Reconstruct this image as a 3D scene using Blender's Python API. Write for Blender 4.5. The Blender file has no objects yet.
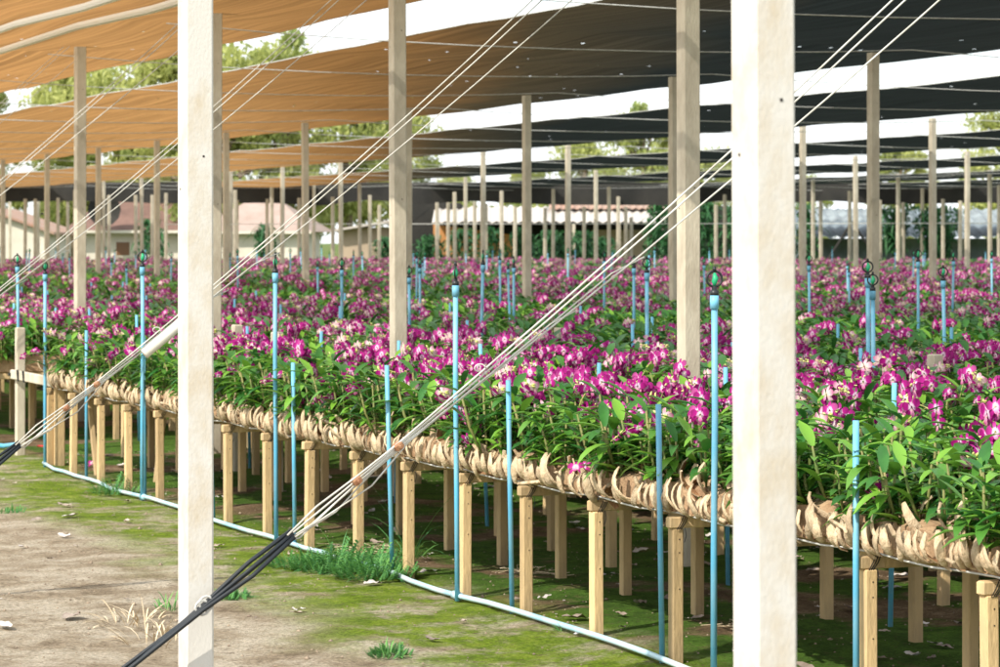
import bpy, math, random
from mathutils import Vector, Matrix, Euler
R = math.radians
random.seed(7)
rnd = random.random
def U(a, b): return a + (b - a) * rnd()

# World axes: x runs across the beds (p), y runs along the beds (t), z is up.
CO, SI = math.cos(R(24.2)), math.sin(R(24.2))
EYE, F = 1.6, 2600.0
S = bpy.context.scene
COL = S.collection

# ------------------------------------------------------------------ camera
cam_d = bpy.data.cameras.new('camera')
cam = bpy.data.objects.new('camera', cam_d); COL.objects.link(cam)
cam.location = (0, 0, EYE)
cam.rotation_euler = (R(90), 0, -R(24.2))
cam_d.sensor_width = 36; cam_d.lens = 93.6
cam_d.shift_y = -0.0925
cam_d.clip_start = 0.1; cam_d.clip_end = 3000
cam_d.dof.use_dof = True; cam_d.dof.focus_distance = 9.6; cam_d.dof.aperture_fstop = 9.0
S.camera = cam

# ------------------------------------------------------------------ world, sun, exposure
SUN_EL, SUN_AZ = R(42), math.atan2(-0.90, -0.44)      # azimuth from +y towards +x
w = bpy.data.worlds.new('World'); S.world = w; w.use_nodes = True
wn = w.node_tree.nodes; wl = w.node_tree.links
bg = wn['Background']
sky = wn.new('ShaderNodeTexSky'); sky.sky_type = 'NISHITA'; sky.sun_disc = False
sky.sun_elevation = SUN_EL; sky.sun_rotation = SUN_AZ
sky.air_density = 1.0; sky.dust_density = 1.5; sky.ozone_density = 1.0
# thin bright cloud over most of the sky
wt = wn.new('ShaderNodeTexCoord'); wm = wn.new('ShaderNodeMapping'); wm.inputs['Scale'].default_value = (1.6, 1.6, 7)
wz = wn.new('ShaderNodeTexNoise'); wz.inputs['Scale'].default_value = 1.7; wz.inputs['Detail'].default_value = 7
wr = wn.new('ShaderNodeMapRange'); wr.inputs['From Min'].default_value = 0.36; wr.inputs['From Max'].default_value = 0.56
wr.inputs['To Min'].default_value = 0.45; wr.inputs['To Max'].default_value = 1.0
wx = wn.new('ShaderNodeMix'); wx.data_type = 'RGBA'; wx.inputs[7].default_value = (6.6, 6.9, 7.1, 1)
wl.new(wt.outputs['Generated'], wm.inputs['Vector']); wl.new(wm.outputs[0], wz.inputs['Vector']); wl.new(wz.outputs['Fac'], wr.inputs[0])
wl.new(wr.outputs[0], wx.inputs[0]); wl.new(sky.outputs[0], wx.inputs[6])
wl.new(wx.outputs[2], bg.inputs[0]); bg.inputs[1].default_value = 0.15
sd = bpy.data.lights.new('sun', 'SUN'); sd.energy = 3.4; sd.angle = R(0.55); sd.color = (1.0, 0.93, 0.82)
so = bpy.data.objects.new('sun', sd); COL.objects.link(so)
sdir = Vector((math.sin(SUN_AZ) * math.cos(SUN_EL), math.cos(SUN_AZ) * math.cos(SUN_EL), math.sin(SUN_EL)))
so.rotation_euler = sdir.to_track_quat('Z', 'Y').to_euler()
S.view_settings.view_transform = 'Standard'; S.view_settings.look = 'None'
S.view_settings.exposure = 0.70; S.view_settings.gamma = 1.0; S.view_settings.use_curve_mapping = False
S.cycles.transparent_max_bounces = 16
S.cycles.max_bounces = 6

# ------------------------------------------------------------------ materials
def mat(name, col, rough=0.7, var=None, scale=8.0, bump=0.0, bscale=60.0, rand=0.0, trans=0.0, tcol=None,
        attr=None, spec=0.4, stretch=None, mid=(0.35, 0.65)):
    """col / var: two base colours mixed by noise; rand: random value shift per object; attr: per-leaf value attribute"""
    m = bpy.data.materials.new(name); m.use_nodes = True
    n, l = m.node_tree.nodes, m.node_tree.links
    b = n['Principled BSDF']; out = n['Material Output']
    b.inputs['Roughness'].default_value = rough
    b.inputs['Specular IOR Level'].default_value = spec
    c4 = lambda c: (c[0], c[1], c[2], 1)
    tc = n.new('ShaderNodeTexCoord'); src = tc.outputs['Object']
    if stretch:
        mp = n.new('ShaderNodeMapping'); mp.inputs['Scale'].default_value = stretch
        l.new(src, mp.inputs['Vector']); src = mp.outputs[0]
    if var:
        nz = n.new('ShaderNodeTexNoise'); nz.inputs['Scale'].default_value = scale; nz.inputs['Detail'].default_value = 6
        nz.inputs['Roughness'].default_value = 0.65
        l.new(src, nz.inputs['Vector'])
        rp = n.new('ShaderNodeValToRGB')
        rp.color_ramp.elements[0].position = mid[0]; rp.color_ramp.elements[0].color = c4(col)
        rp.color_ramp.elements[1].position = mid[1]; rp.color_ramp.elements[1].color = c4(var)
        l.new(nz.outputs['Fac'], rp.inputs[0]); cs = rp.outputs[0]
    else:
        rg = n.new('ShaderNodeRGB'); rg.outputs[0].default_value = c4(col); cs = rg.outputs[0]
    if attr:
        at = n.new('ShaderNodeAttribute'); at.attribute_name = attr
        mx = n.new('ShaderNodeMix'); mx.data_type = 'RGBA'
        l.new(at.outputs['Fac'], mx.inputs[0]); l.new(cs, mx.inputs[6])
        mx.inputs[7].default_value = c4(tcol if tcol else col); cs = mx.outputs[2]
    if rand:
        oi = n.new('ShaderNodeObjectInfo'); mr = n.new('ShaderNodeMapRange')
        mr.inputs['To Min'].default_value = 1 - rand; mr.inputs['To Max'].default_value = 1 + rand * 0.6
        l.new(oi.outputs['Random'], mr.inputs[0])
        hs = n.new('ShaderNodeHueSaturation'); l.new(mr.outputs[0], hs.inputs['Value']); l.new(cs, hs.inputs['Color']); cs = hs.outputs[0]
    l.new(cs, b.inputs['Base Color'])
    if bump:
        nb = n.new('ShaderNodeTexNoise'); nb.inputs['Scale'].default_value = bscale; nb.inputs['Detail'].default_value = 5
        l.new(src, nb.inputs['Vector'])
        bp = n.new('ShaderNodeBump'); bp.inputs['Strength'].default_value = bump; bp.inputs['Distance'].default_value = 0.01
        l.new(nb.outputs['Fac'], bp.inputs['Height']); l.new(bp.outputs[0], b.inputs['Normal'])
    if trans:
        tr = n.new('ShaderNodeBsdfTranslucent'); l.new(cs, tr.inputs[0])
        ms = n.new('ShaderNodeMixShader'); ms.inputs[0].default_value = trans
        l.new(b.outputs[0], ms.inputs[1]); l.new(tr.outputs[0], ms.inputs[2]); l.new(ms.outputs[0], out.inputs[0])
    return m

M = {}
M['white_post'] = mat('whitewashed_concrete', (0.62, 0.60, 0.55), 0.8, (0.50, 0.41, 0.27), 5.0, 0.15, 110, mid=(0.47, 0.72), stretch=(1, 1, .6))
M['concrete'] = mat('weathered_concrete', (0.60, 0.545, 0.43), 0.85, (0.40, 0.345, 0.26), 7.0, 0.3, 90, rand=0.12, stretch=(1, 1, 0.35))
M['timber'] = mat('cast_leg', (0.66, 0.47, 0.24), 0.8, (0.42, 0.31, 0.18), 9.0, 0.5, 60, rand=0.28, stretch=(1, 1, 0.3), mid=(0.42, 0.72))
M['dark_hole'] = mat('dark_hole', (0.02, 0.017, 0.014), 0.9)
M['blue_pipe'] = mat('blue_plastic_pipe', (0.10, 0.40, 0.60), 0.45, (0.30, 0.50, 0.58), 6.0, rand=0.22, stretch=(1, 1, .5), mid=(0.4, 0.75))
M['pale_pipe'] = mat('sun_bleached_pipe', (0.28, 0.52, 0.62), 0.45, (0.55, 0.62, 0.62), 3.0)
M['black_plastic'] = mat('black_plastic', (0.018, 0.02, 0.022), 0.4)
M['green_plastic'] = mat('green_nozzle', (0.02, 0.36, 0.16), 0.4)
M['steel'] = mat('galvanised_wire', (0.62, 0.62, 0.58), 0.4, (0.42, 0.41, 0.38), 20.0)
M['white_cable'] = mat('white_cable', (0.66, 0.65, 0.60), 0.5, (0.42, 0.40, 0.34), 9.0)
M['black_cable'] = mat('black_sleeved_cable', (0.014, 0.018, 0.022), 0.4)
M['rust'] = mat('rusty_clamp', (0.24, 0.10, 0.05), 0.7, (0.35, 0.2, 0.1), 60)
M['pale_tube'] = mat('pale_tube', (0.70, 0.68, 0.60), 0.5)
M['husk'] = mat('coconut_husk', (0.68, 0.54, 0.36), 0.9, (0.32, 0.19, 0.09), 20.0, 0.8, 130, rand=0.3, mid=(0.42, 0.72), stretch=(1, 1, .4))
M['husk_in'] = mat('coconut_husk_inside', (0.42, 0.23, 0.11), 0.9, (0.22, 0.11, 0.05), 20.0, 0.8, 120, rand=0.2, stretch=(1, 1, .5))
M['husk_dark'] = mat('husk_bedding', (0.30, 0.18, 0.10), 0.95, (0.5, 0.34, 0.2), 14.0, 1.0, 50)
M['leaf'] = mat('orchid_leaf', (0.022, 0.115, 0.022), 0.36, (0.045, 0.19, 0.03), 5.0, trans=0.25, attr='v', tcol=(0.20, 0.42, 0.045), spec=0.5)
M['cane'] = mat('orchid_cane', (0.10, 0.16, 0.035), 0.6, (0.26, 0.22, 0.08), 9.0)
M['bud'] = mat('orchid_bud', (0.50, 0.56, 0.13), 0.5, (0.62, 0.60, 0.28), 20.0)
M['tree_leaf'] = mat('tree_leaf', (0.17, 0.26, 0.07), 0.6, (0.30, 0.33, 0.08), 0.3, trans=0.45, attr='v', tcol=(0.56, 0.58, 0.2))
M['fern_leaf'] = mat('dark_fern_leaf', (0.02, 0.085, 0.03), 0.6, (0.03, 0.12, 0.04), 1.0, trans=0.2, attr='v', tcol=(0.05, 0.18, 0.05))
M['weed'] = mat('weed_leaf', (0.05, 0.21, 0.08), 0.6, (0.09, 0.27, 0.09), 5.0, trans=0.3, attr='v', tcol=(0.18, 0.42, 0.1))
M['straw'] = mat('dry_straw', (0.55, 0.43, 0.27), 0.9, (0.66, 0.56, 0.40), 20.0)
M['bark'] = mat('bark', (0.16, 0.11, 0.07), 0.9, (0.25, 0.19, 0.13), 5.0, 0.6, 20)
M['litter'] = mat('dead_leaf', (0.46, 0.38, 0.32), 0.8, (0.20, 0.14, 0.10), 12.0, rand=0.5)
M['paperlitter'] = mat('pale_dead_leaf', (0.68, 0.64, 0.62), 0.7, (0.45, 0.38, 0.34), 18.0, rand=0.3)
M['stone'] = mat('pebble', (0.33, 0.26, 0.18), 0.9, (0.20, 0.15, 0.11), 4, rand=0.35)
M['white_wall'] = mat('pale_render_wall', (0.66, 0.62, 0.53), 0.85, (0.52, 0.48, 0.4), 0.8)
M['cream_wall'] = mat('cream_wall', (0.46, 0.36, 0.26), 0.85, (0.38, 0.3, 0.22), 0.6)
M['orange_wall'] = mat('orange_clay_wall', (0.60, 0.27, 0.09), 0.85, (0.42, 0.20, 0.08), 0.7)
M['tile'] = mat('faded_pink_roof_tile', (0.22, 0.13, 0.105), 0.85, (0.15, 0.09, 0.075), 1.3, 0.5, 10)
M['tile_pale'] = mat('pale_pink_roof_tile', (0.40, 0.30, 0.26), 0.85, (0.32, 0.24, 0.2), 1.3, 0.5, 10)
M['tile_orange'] = mat('orange_roof_tile', (0.34, 0.19, 0.13), 0.85, (0.34, 0.25, 0.2), 2)
M['sheet'] = mat('corrugated_sheet', (0.50, 0.46, 0.41), 0.5, (0.50, 0.45, 0.40), 1.2)
M['sheet_blue'] = mat('greyed_corrugated_sheet', (0.17, 0.21, 0.23), 0.7, (0.08, 0.10, 0.115), 0.8)
M['sheet_mid'] = mat('dusty_corrugated_sheet', (0.26, 0.30, 0.31), 0.7, (0.15, 0.17, 0.18), 1.5)
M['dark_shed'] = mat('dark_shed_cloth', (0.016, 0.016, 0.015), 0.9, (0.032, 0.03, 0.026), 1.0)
M['window'] = mat('window_glass', (0.16, 0.08, 0.04), 0.3)
M['red_strip'] = mat('red_ribbon', (0.6, 0.05, 0.05), 0.6)

def blossom_mat(name, stops):
    m = bpy.data.materials.new(name); m.use_nodes = True
    n, l = m.node_tree.nodes, m.node_tree.links
    b = n['Principled BSDF']; b.inputs['Roughness'].default_value = 0.5; b.inputs['Specular IOR Level'].default_value = 0.3
    at = n.new('ShaderNodeAttribute'); at.attribute_name = 'v'
    rp = n.new('ShaderNodeValToRGB'); e = rp.color_ramp.elements
    e[0].position = stops[0][0]; e[0].color = (*stops[0][1], 1); e[1].position = stops[-1][0]; e[1].color = (*stops[-1][1], 1)
    for p, c in stops[1:-1]:
        k = e.new(p); k.color = (*c, 1)
    l.new(at.outputs['Fac'], rp.inputs[0]); l.new(rp.outputs[0], b.inputs['Base Color'])
    tr = n.new('ShaderNodeBsdfTranslucent'); l.new(rp.outputs[0], tr.inputs[0])
    ms = n.new('ShaderNodeMixShader'); ms.inputs[0].default_value = 0.2
    l.new(b.outputs[0], ms.inputs[1]); l.new(tr.outputs[0], ms.inputs[2]); l.new(ms.outputs[0], n['Material Output'].inputs[0])
    return m
M['petal'] = blossom_mat('magenta_petal', [(0.0, (0.86, 0.82, 0.84)), (0.28, (0.74, 0.44, 0.66)), (0.38, (0.46, 0.010, 0.25)), (1.0, (0.20, 0.002, 0.10))])
M['petal_pale'] = blossom_mat('pale_petal', [(0.0, (0.80, 0.76, 0.50)), (0.45, (0.72, 0.52, 0.55)), (1.0, (0.40, 0.05, 0.20))])
M['lip'] = blossom_mat('orchid_lip', [(0.0, (0.85, 0.74, 0.45)), (0.4, (0.75, 0.3, 0.5)), (1.0, (0.33, 0.005, 0.13))])

# shade cloth: woven, so it lets light through from above and reads closed at a grazing angle;
# the cloth is black; the warm glow at the left is painted in as brown
def net_mat():
    m = bpy.data.materials.new('shade_cloth'); m.use_nodes = True
    n, l = m.node_tree.nodes, m.node_tree.links
    b = n['Principled BSDF']; b.inputs['Roughness'].default_value = 0.85; b.inputs['Specular IOR Level'].default_value = 0.15
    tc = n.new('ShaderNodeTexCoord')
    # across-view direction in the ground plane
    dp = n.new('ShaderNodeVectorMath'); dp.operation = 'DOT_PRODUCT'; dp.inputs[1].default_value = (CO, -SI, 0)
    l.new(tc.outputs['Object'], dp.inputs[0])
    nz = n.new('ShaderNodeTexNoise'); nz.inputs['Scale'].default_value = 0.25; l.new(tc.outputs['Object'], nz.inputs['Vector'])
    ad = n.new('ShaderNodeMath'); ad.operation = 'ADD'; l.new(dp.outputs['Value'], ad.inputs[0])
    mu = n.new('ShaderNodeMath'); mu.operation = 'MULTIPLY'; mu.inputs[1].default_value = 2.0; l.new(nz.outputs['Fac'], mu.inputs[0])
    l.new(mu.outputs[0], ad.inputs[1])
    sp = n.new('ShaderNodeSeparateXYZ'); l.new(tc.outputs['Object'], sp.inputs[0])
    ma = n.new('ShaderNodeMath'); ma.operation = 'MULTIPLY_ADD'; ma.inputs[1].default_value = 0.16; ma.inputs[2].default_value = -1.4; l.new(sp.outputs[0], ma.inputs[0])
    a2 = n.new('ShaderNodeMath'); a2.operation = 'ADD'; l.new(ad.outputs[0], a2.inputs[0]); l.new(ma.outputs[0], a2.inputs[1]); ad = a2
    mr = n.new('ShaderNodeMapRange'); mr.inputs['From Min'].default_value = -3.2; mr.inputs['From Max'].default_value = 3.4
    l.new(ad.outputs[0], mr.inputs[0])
    rp = n.new('ShaderNodeValToRGB'); e = rp.color_ramp.elements  # painted glow: base colour fades from warm brown to the black cloth
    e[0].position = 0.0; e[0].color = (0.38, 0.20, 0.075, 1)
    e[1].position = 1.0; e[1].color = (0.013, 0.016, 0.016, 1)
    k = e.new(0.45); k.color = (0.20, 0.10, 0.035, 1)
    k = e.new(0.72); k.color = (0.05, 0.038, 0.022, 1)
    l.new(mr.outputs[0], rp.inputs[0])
    # woven streaks running with the beds
    mp = n.new('ShaderNodeMapping'); mp.inputs['Scale'].default_value = (22, 0.22, 1); l.new(tc.outputs['Object'], mp.inputs['Vector'])
    n2 = n.new('ShaderNodeTexNoise'); n2.inputs['Scale'].default_value = 1.0; n2.inputs['Detail'].default_value = 4; l.new(mp.outputs[0], n2.inputs['Vector'])
    m2 = n.new('ShaderNodeMapRange'); m2.inputs['From Min'].default_value = 0.3; m2.inputs['From Max'].default_value = 0.7
    m2.inputs['To Min'].default_value = 0.72; m2.inputs['To Max'].default_value = 1.35; l.new(n2.outputs['Fac'], m2.inputs[0])
    hs = n.new('ShaderNodeHueSaturation'); l.new(m2.outputs[0], hs.inputs['Value']); l.new(rp.outputs[0], hs.inputs['Color'])
    l.new(hs.outputs[0], b.inputs['Base Color'])
    tl = n.new('ShaderNodeBsdfTranslucent'); l.new(hs.outputs[0], tl.inputs[0])
    ms = n.new('ShaderNodeMixShader'); ms.inputs[0].default_value = 0.55
    l.new(b.outputs[0], ms.inputs[1]); l.new(tl.outputs[0], ms.inputs[2])
    ge = n.new('ShaderNodeNewGeometry')
    dd = n.new('ShaderNodeVectorMath'); dd.operation = 'DOT_PRODUCT'
    l.new(ge.outputs['Incoming'], dd.inputs[0]); l.new(ge.outputs['True Normal'], dd.inputs[1])
    ab = n.new('ShaderNodeMath'); ab.operation = 'ABSOLUTE'; l.new(dd.outputs['Value'], ab.inputs[0])
    m3 = n.new('ShaderNodeMapRange'); m3.inputs['From Min'].default_value = 0.25; m3.inputs['From Max'].default_value = 0.65
    m3.inputs['To Min'].default_value = 0.0; m3.inputs['To Max'].default_value = 0.32; l.new(ab.outputs[0], m3.inputs[0])
    # worn pin holes and broken threads
    vo = n.new('ShaderNodeTexVoronoi'); vo.inputs['Scale'].default_value = 3.0; vo.inputs['Randomness'].default_value = 1.0
    mp3 = n.new('ShaderNodeMapping'); mp3.inputs['Scale'].default_value = (1.0, 0.55, 1); l.new(tc.outputs['Object'], mp3.inputs['Vector']); l.new(mp3.outputs[0], vo.inputs['Vector'])
    lt = n.new('ShaderNodeMath'); lt.operation = 'LESS_THAN'; lt.inputs[1].default_value = 0.05; l.new(vo.outputs['Distance'], lt.inputs[0])
    mxx = n.new('ShaderNodeMath'); mxx.operation = 'MAXIMUM'; l.new(lt.outputs[0], mxx.inputs[0]); l.new(m3.outputs[0], mxx.inputs[1])
    tp = n.new('ShaderNodeBsdfTransparent'); mo = n.new('ShaderNodeMixShader')
    l.new(mxx.outputs[0], mo.inputs[0]); l.new(ms.outputs[0], mo.inputs[1]); l.new(tp.outputs[0], mo.inputs[2])
    l.new(mo.outputs[0], n['Material Output'].inputs[0])
    return m
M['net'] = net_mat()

def ground_mat():
    m = bpy.data.materials.new('trodden_soil_and_moss'); m.use_nodes = True
    n, l = m.node_tree.nodes, m.node_tree.links
    b = n['Principled BSDF']; b.inputs['Roughness'].default_value = 0.95; b.inputs['Specular IOR Level'].default_value = 0.1
    tc = n.new('ShaderNodeTexCoord'); P = tc.outputs['Object']
    def noise(sc, det=6, rough=0.6, vec=P, scl=None):
        if scl:
            mp = n.new('ShaderNodeMapping'); mp.inputs['Scale'].default_value = scl; l.new(vec, mp.inputs['Vector']); vec = mp.outputs[0]
        z = n.new('ShaderNodeTexNoise'); z.inputs['Scale'].default_value = sc; z.inputs['Detail'].default_value = det
        z.inputs['Roughness'].default_value = rough; l.new(vec, z.inputs['Vector']); return z.outputs['Fac']
    def ramp(f, stops):
        r = n.new('ShaderNodeValToRGB'); e = r.color_ramp.elements
        e[0].position, e[0].color = stops[0][0], (*stops[0][1], 1); e[1].position, e[1].color = stops[-1][0], (*stops[-1][1], 1)
        for p, c in stops[1:-1]:
            k = e.new(p); k.color = (*c, 1)
        l.new(f, r.inputs[0]); return r.outputs[0]
    def mix(f, a, c):
        x = n.new('ShaderNodeMix'); x.data_type = 'RGBA'; l.new(f, x.inputs[0]); l.new(a, x.inputs[6]); l.new(c, x.inputs[7]); return x.outputs[2]
    def math_(op, a, v=None, c=None):
        x = n.new('ShaderNodeMath'); x.operation = op; l.new(a, x.inputs[0])
        if c is not None: l.new(c, x.inputs[1])
        else: x.inputs[1].default_value = v
        return x.outputs[0]
    def rng(a, f0, f1, t0=0, t1=1):
        x = n.new('ShaderNodeMapRange'); x.interpolation_type = 'SMOOTHSTEP'
        x.inputs['From Min'].default_value = f0; x.inputs['From Max'].default_value = f1
        x.inputs['To Min'].default_value = t0; x.inputs['To Max'].default_value = t1; l.new(a, x.inputs[0]); return x.outputs[0]
    sand = ramp(noise(3.0, 9, 0.7), [(0.3, (0.17, 0.125, 0.08)), (0.44, (0.37, 0.295, 0.205)), (0.60, (0.56, 0.485, 0.375))])
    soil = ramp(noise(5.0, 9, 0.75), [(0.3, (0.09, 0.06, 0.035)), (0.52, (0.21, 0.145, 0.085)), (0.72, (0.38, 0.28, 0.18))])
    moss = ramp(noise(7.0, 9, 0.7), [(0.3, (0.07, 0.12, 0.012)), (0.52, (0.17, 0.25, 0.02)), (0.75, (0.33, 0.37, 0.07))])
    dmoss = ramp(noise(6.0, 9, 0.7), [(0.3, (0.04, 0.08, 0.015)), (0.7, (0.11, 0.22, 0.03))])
    sx = n.new('ShaderNodeSeparateXYZ'); l.new(P, sx.inputs[0]); X = sx.outputs[0]
    wob = math_('MULTIPLY', noise(0.55, 3), 2.6)
    Xw = math_('ADD', X, c=wob)          # x + about 1.3
    # moss belt beside the pipe
    belt = math_('MULTIPLY', rng(Xw, 4.75, 5.5), c=rng(Xw, 7.6, 6.6, 0, 1))
    patch = rng(noise(2.0, 8, 0.75), 0.36, 0.54)
    belt = math_('MULTIPLY', belt, c=patch)
    col = mix(belt, sand, moss)
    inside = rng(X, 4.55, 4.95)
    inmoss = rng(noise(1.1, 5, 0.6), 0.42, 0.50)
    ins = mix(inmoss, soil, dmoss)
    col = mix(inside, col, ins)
    # dark organic crumbs
    fine = n.new('ShaderNodeHueSaturation'); l.new(rng(noise(70, 5, 0.75), 0.25, 0.75, 0.55, 1.4), fine.inputs['Value']); l.new(col, fine.inputs['Color']); col = fine.outputs[0]
    crumbs = rng(noise(26, 4, 0.6), 0.58, 0.68)
    dk = n.new('ShaderNodeRGB'); dk.outputs[0].default_value = (0.12, 0.08, 0.05, 1)
    col = mix(math_('MULTIPLY', crumbs, 0.6), col, dk.outputs[0])
    l.new(col, b.inputs['Base Color'])
    bp = n.new('ShaderNodeBump'); bp.inputs['Strength'].default_value = 1.0; bp.inputs['Distance'].default_value = 0.035
    l.new(noise(16, 10, 0.8), bp.inputs['Height'])
    l.new(bp.outputs[0], b.inputs['Normal'])
    return m
M['ground'] = ground_mat()

# ------------------------------------------------------------------ mesh helpers
class MB:
    def __init__(s): s.v = []; s.f = []; s.m = []; s.a = []
    def add(s, vs, fs, mi=0, a=0.0):
        o = len(s.v); s.v += [tuple(x) for x in vs]
        s.f += [tuple(o + i for i in f) for f in fs]; s.m += [mi] * len(fs)
        s.a += (a if isinstance(a, list) else [a] * len(vs)); return s
    def box(s, c, d, mi=0, bev=0.0, mx=None):
        x, y, z = d[0] / 2, d[1] / 2, d[2] / 2
        if bev <= 0:
            vs = [(i * x, j * y, k * z) for k in (-1, 1) for i, j in ((-1, -1), (1, -1), (1, 1), (-1, 1))]
            fs = [(3, 2, 1, 0), (4, 5, 6, 7)] + [(i, (i + 1) % 4, 4 + (i + 1) % 4, 4 + i) for i in range(4)]
        else:
            q = bev; rings = []
            for k, ins in ((-z, q), (-z + q, 0), (z - q, 0), (z, q)):
                xx, yy = x - ins, y - ins
                rings.append([(-xx + q, -yy, k), (xx - q, -yy, k), (xx, -yy + q, k), (xx, yy - q, k),
                              (xx - q, yy, k), (-xx + q, yy, k), (-xx, yy - q, k), (-xx, -yy + q, k)])
            vs = [v for r in rings for v in r]
            fs = [tuple(range(7, -1, -1)), tuple(range(24, 32))]
            for r in range(3):
                fs += [(8 * r + i, 8 * r + (i + 1) % 8, 8 * r + 8 + (i + 1) % 8, 8 * r + 8 + i) for i in range(8)]
        vs = [Vector(v) for v in vs]
        if mx: vs = [mx @ v for v in vs]
        return s.add([v + Vector(c) for v in vs], fs, mi)
    def tube(s, pts, r, n=8, mi=0, caps=True):
        pts = [Vector(p) for p in pts]; vs = []; fs = []
        rs = r if isinstance(r, (list, tuple)) else [r] * len(pts)
        up = None
        for i, p in enumerate(pts):
            d = (pts[min(i + 1, len(pts) - 1)] - pts[max(i - 1, 0)]).normalized()
            if up is None:
                up = d.orthogonal().normalized()
            up = (up - d * up.dot(d)).normalized(); b = d.cross(up)
            for k in range(n):
                a = 2 * math.pi * k / n
                vs.append(p + (up * math.cos(a) + b * math.sin(a)) * rs[i])
        for i in range(len(pts) - 1):
            for k in range(n):
                fs.append((i * n + k, i * n + (k + 1) % n, (i + 1) * n + (k + 1) % n, (i + 1) * n + k))
        if caps:
            fs.append(tuple(range(n - 1, -1, -1))); fs.append(tuple(range((len(pts) - 1) * n, len(pts) * n)))
        return s.add(vs, fs, mi)
    def torus(s, c, R_, r, n=18, k=6, mi=0, heart=0.0):
        vs = []; fs = []
        for i in range(n):
            a = 2 * math.pi * i / n; rr = R_ * (1 + heart * math.sin(a))
            for j in range(k):
                b = 2 * math.pi * j / k
                vs.append(((rr + r * math.cos(b)) * math.cos(a) + c[0], r * math.sin(b) + c[1], (rr + r * math.cos(b)) * math.sin(a) + c[2]))
        for i in range(n):
            for j in range(k):
                fs.append((i * k + j, i * k + (j + 1) % k, ((i + 1) % n) * k + (j + 1) % k, ((i + 1) % n) * k + j))
        return s.add(vs, fs, mi)
    def merge(s, o, mx=None, mis=None):
        vs = [mx @ Vector(v) for v in o.v] if mx else o.v
        b = len(s.v); s.v += [tuple(v) for v in vs]; s.a += o.a
        s.f += [tuple(b + i for i in f) for f in o.f]; s.m += [mis[i] if mis else i for i in o.m]; return s
    def mesh(s, name, mats, smooth=False):
        me = bpy.data.meshes.new(name); me.from_pydata(s.v, [], s.f)
        for m in mats: me.materials.append(M[m] if isinstance(m, str) else m)
        me.polygons.foreach_set('material_index', s.m)
        at = me.attributes.new('v', 'FLOAT', 'POINT'); at.data.foreach_set('value', s.a)
        if smooth: me.polygons.foreach_set('use_smooth', [True] * len(s.f))
        me.update(); return me

def link(name, me, loc=(0, 0, 0), rot=(0, 0, 0), parent=None, scale=None):
    o = bpy.data.objects.new(name, me); COL.objects.link(o)
    o.location = loc; o.rotation_euler = rot
    if scale is not None: o.scale = (scale,) * 3 if isinstance(scale, (int, float)) else scale
    if parent: o.parent = parent
    return o
def tag(o, label, cat, group=None, kind=None):
    if len(label.replace('-', ' ').split()) > 16: print('LONG', label)
    o['label'] = label; o['category'] = cat
    if group: o['group'] = group
    if kind: o['kind'] = kind
    return o
def empty(name, loc=(0, 0, 0), rz=0.0):
    o = bpy.data.objects.new(name, None); COL.objects.link(o); o.location = loc; o.rotation_euler = (0, 0, rz)
    o.empty_display_size = 0.1; return o
def W(X, Z, z=0.0):                 # metres to the right of and ahead of the camera -> world
    return Vector((CO * X + SI * Z, -SI * X + CO * Z, z))
def at_row(x, p):                   # where the column of the picture x meets the row x = p
    K = CO * (x - 500) / F + SI; Z = p / K; X = (x - 500) / F * Z
    return W(X, Z), Z
def frame_x(p, t):
    Z = SI * p + CO * t; X = CO * p - SI * t
    return (500 + F * X / Z if Z > 0.5 else 9999), Z
ORD = ['first', 'second', 'third', 'fourth', 'fifth', 'sixth', 'seventh', 'eighth', 'ninth', 'tenth', 'eleventh', 'twelfth',
       'thirteenth', 'fourteenth', 'fifteenth', 'sixteenth', 'seventeenth', 'eighteenth', 'nineteenth', 'twentieth']

# value noise for placing
_g = {}
def vn(x, y):
    def h(i, j):
        k = (i, j)
        if k not in _g: _g[k] = random.Random(i * 7919 + j * 104729 + 11).random()
        return _g[k]
    i, j = math.floor(x), math.floor(y); fx, fy = x - i, y - j
    fx = fx * fx * (3 - 2 * fx); fy = fy * fy * (3 - 2 * fy)
    return (h(i, j) * (1 - fx) + h(i + 1, j) * fx) * (1 - fy) + (h(i, j + 1) * (1 - fx) + h(i + 1, j + 1) * fx) * fy
def gz(x, y):
    return 0.030 * (vn(x * 1.3, y * 1.3) - 0.5) + 0.016 * (vn(x * 5, y * 5) - 0.5) + 0.008 * (vn(x * 13, y * 13) - 0.5)

# ------------------------------------------------------------------ ground: one sheet, fine where it is near
def axis(lo, hi, a, b, step):
    out = []; x = a
    while x < b: out.append(x); x += step
    out.append(b); g = step
    x = b
    while x < hi: g *= 1.5; x = min(hi, x + g); out.append(x)
    g = step; x = a; pre = []
    while x > lo: g *= 1.5; x = max(lo, x - g); pre.append(x)
    return pre[::-1] + out
gx = axis(-900, 1200, 1.0, 7.2, 0.06); gy = axis(-600, 1500, 6.5, 20.0, 0.07)
g = MB(); nx = len(gx)
for y in gy:
    for x in gx:
        fade = 1.0 if (-2 < x < 12 and 2 < y < 30) else 0.0
        g.v.append((x, y, gz(x, y) * fade)); g.a.append(0)
for j in range(len(gy) - 1):
    for i in range(nx - 1):
        g.f.append((j * nx + i, j * nx + i + 1, (j + 1) * nx + i + 1, (j + 1) * nx + i)); g.m.append(0)
gr = link('ground', g.mesh('ground', ['ground'], True)); gr['kind'] = 'structure'

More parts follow.
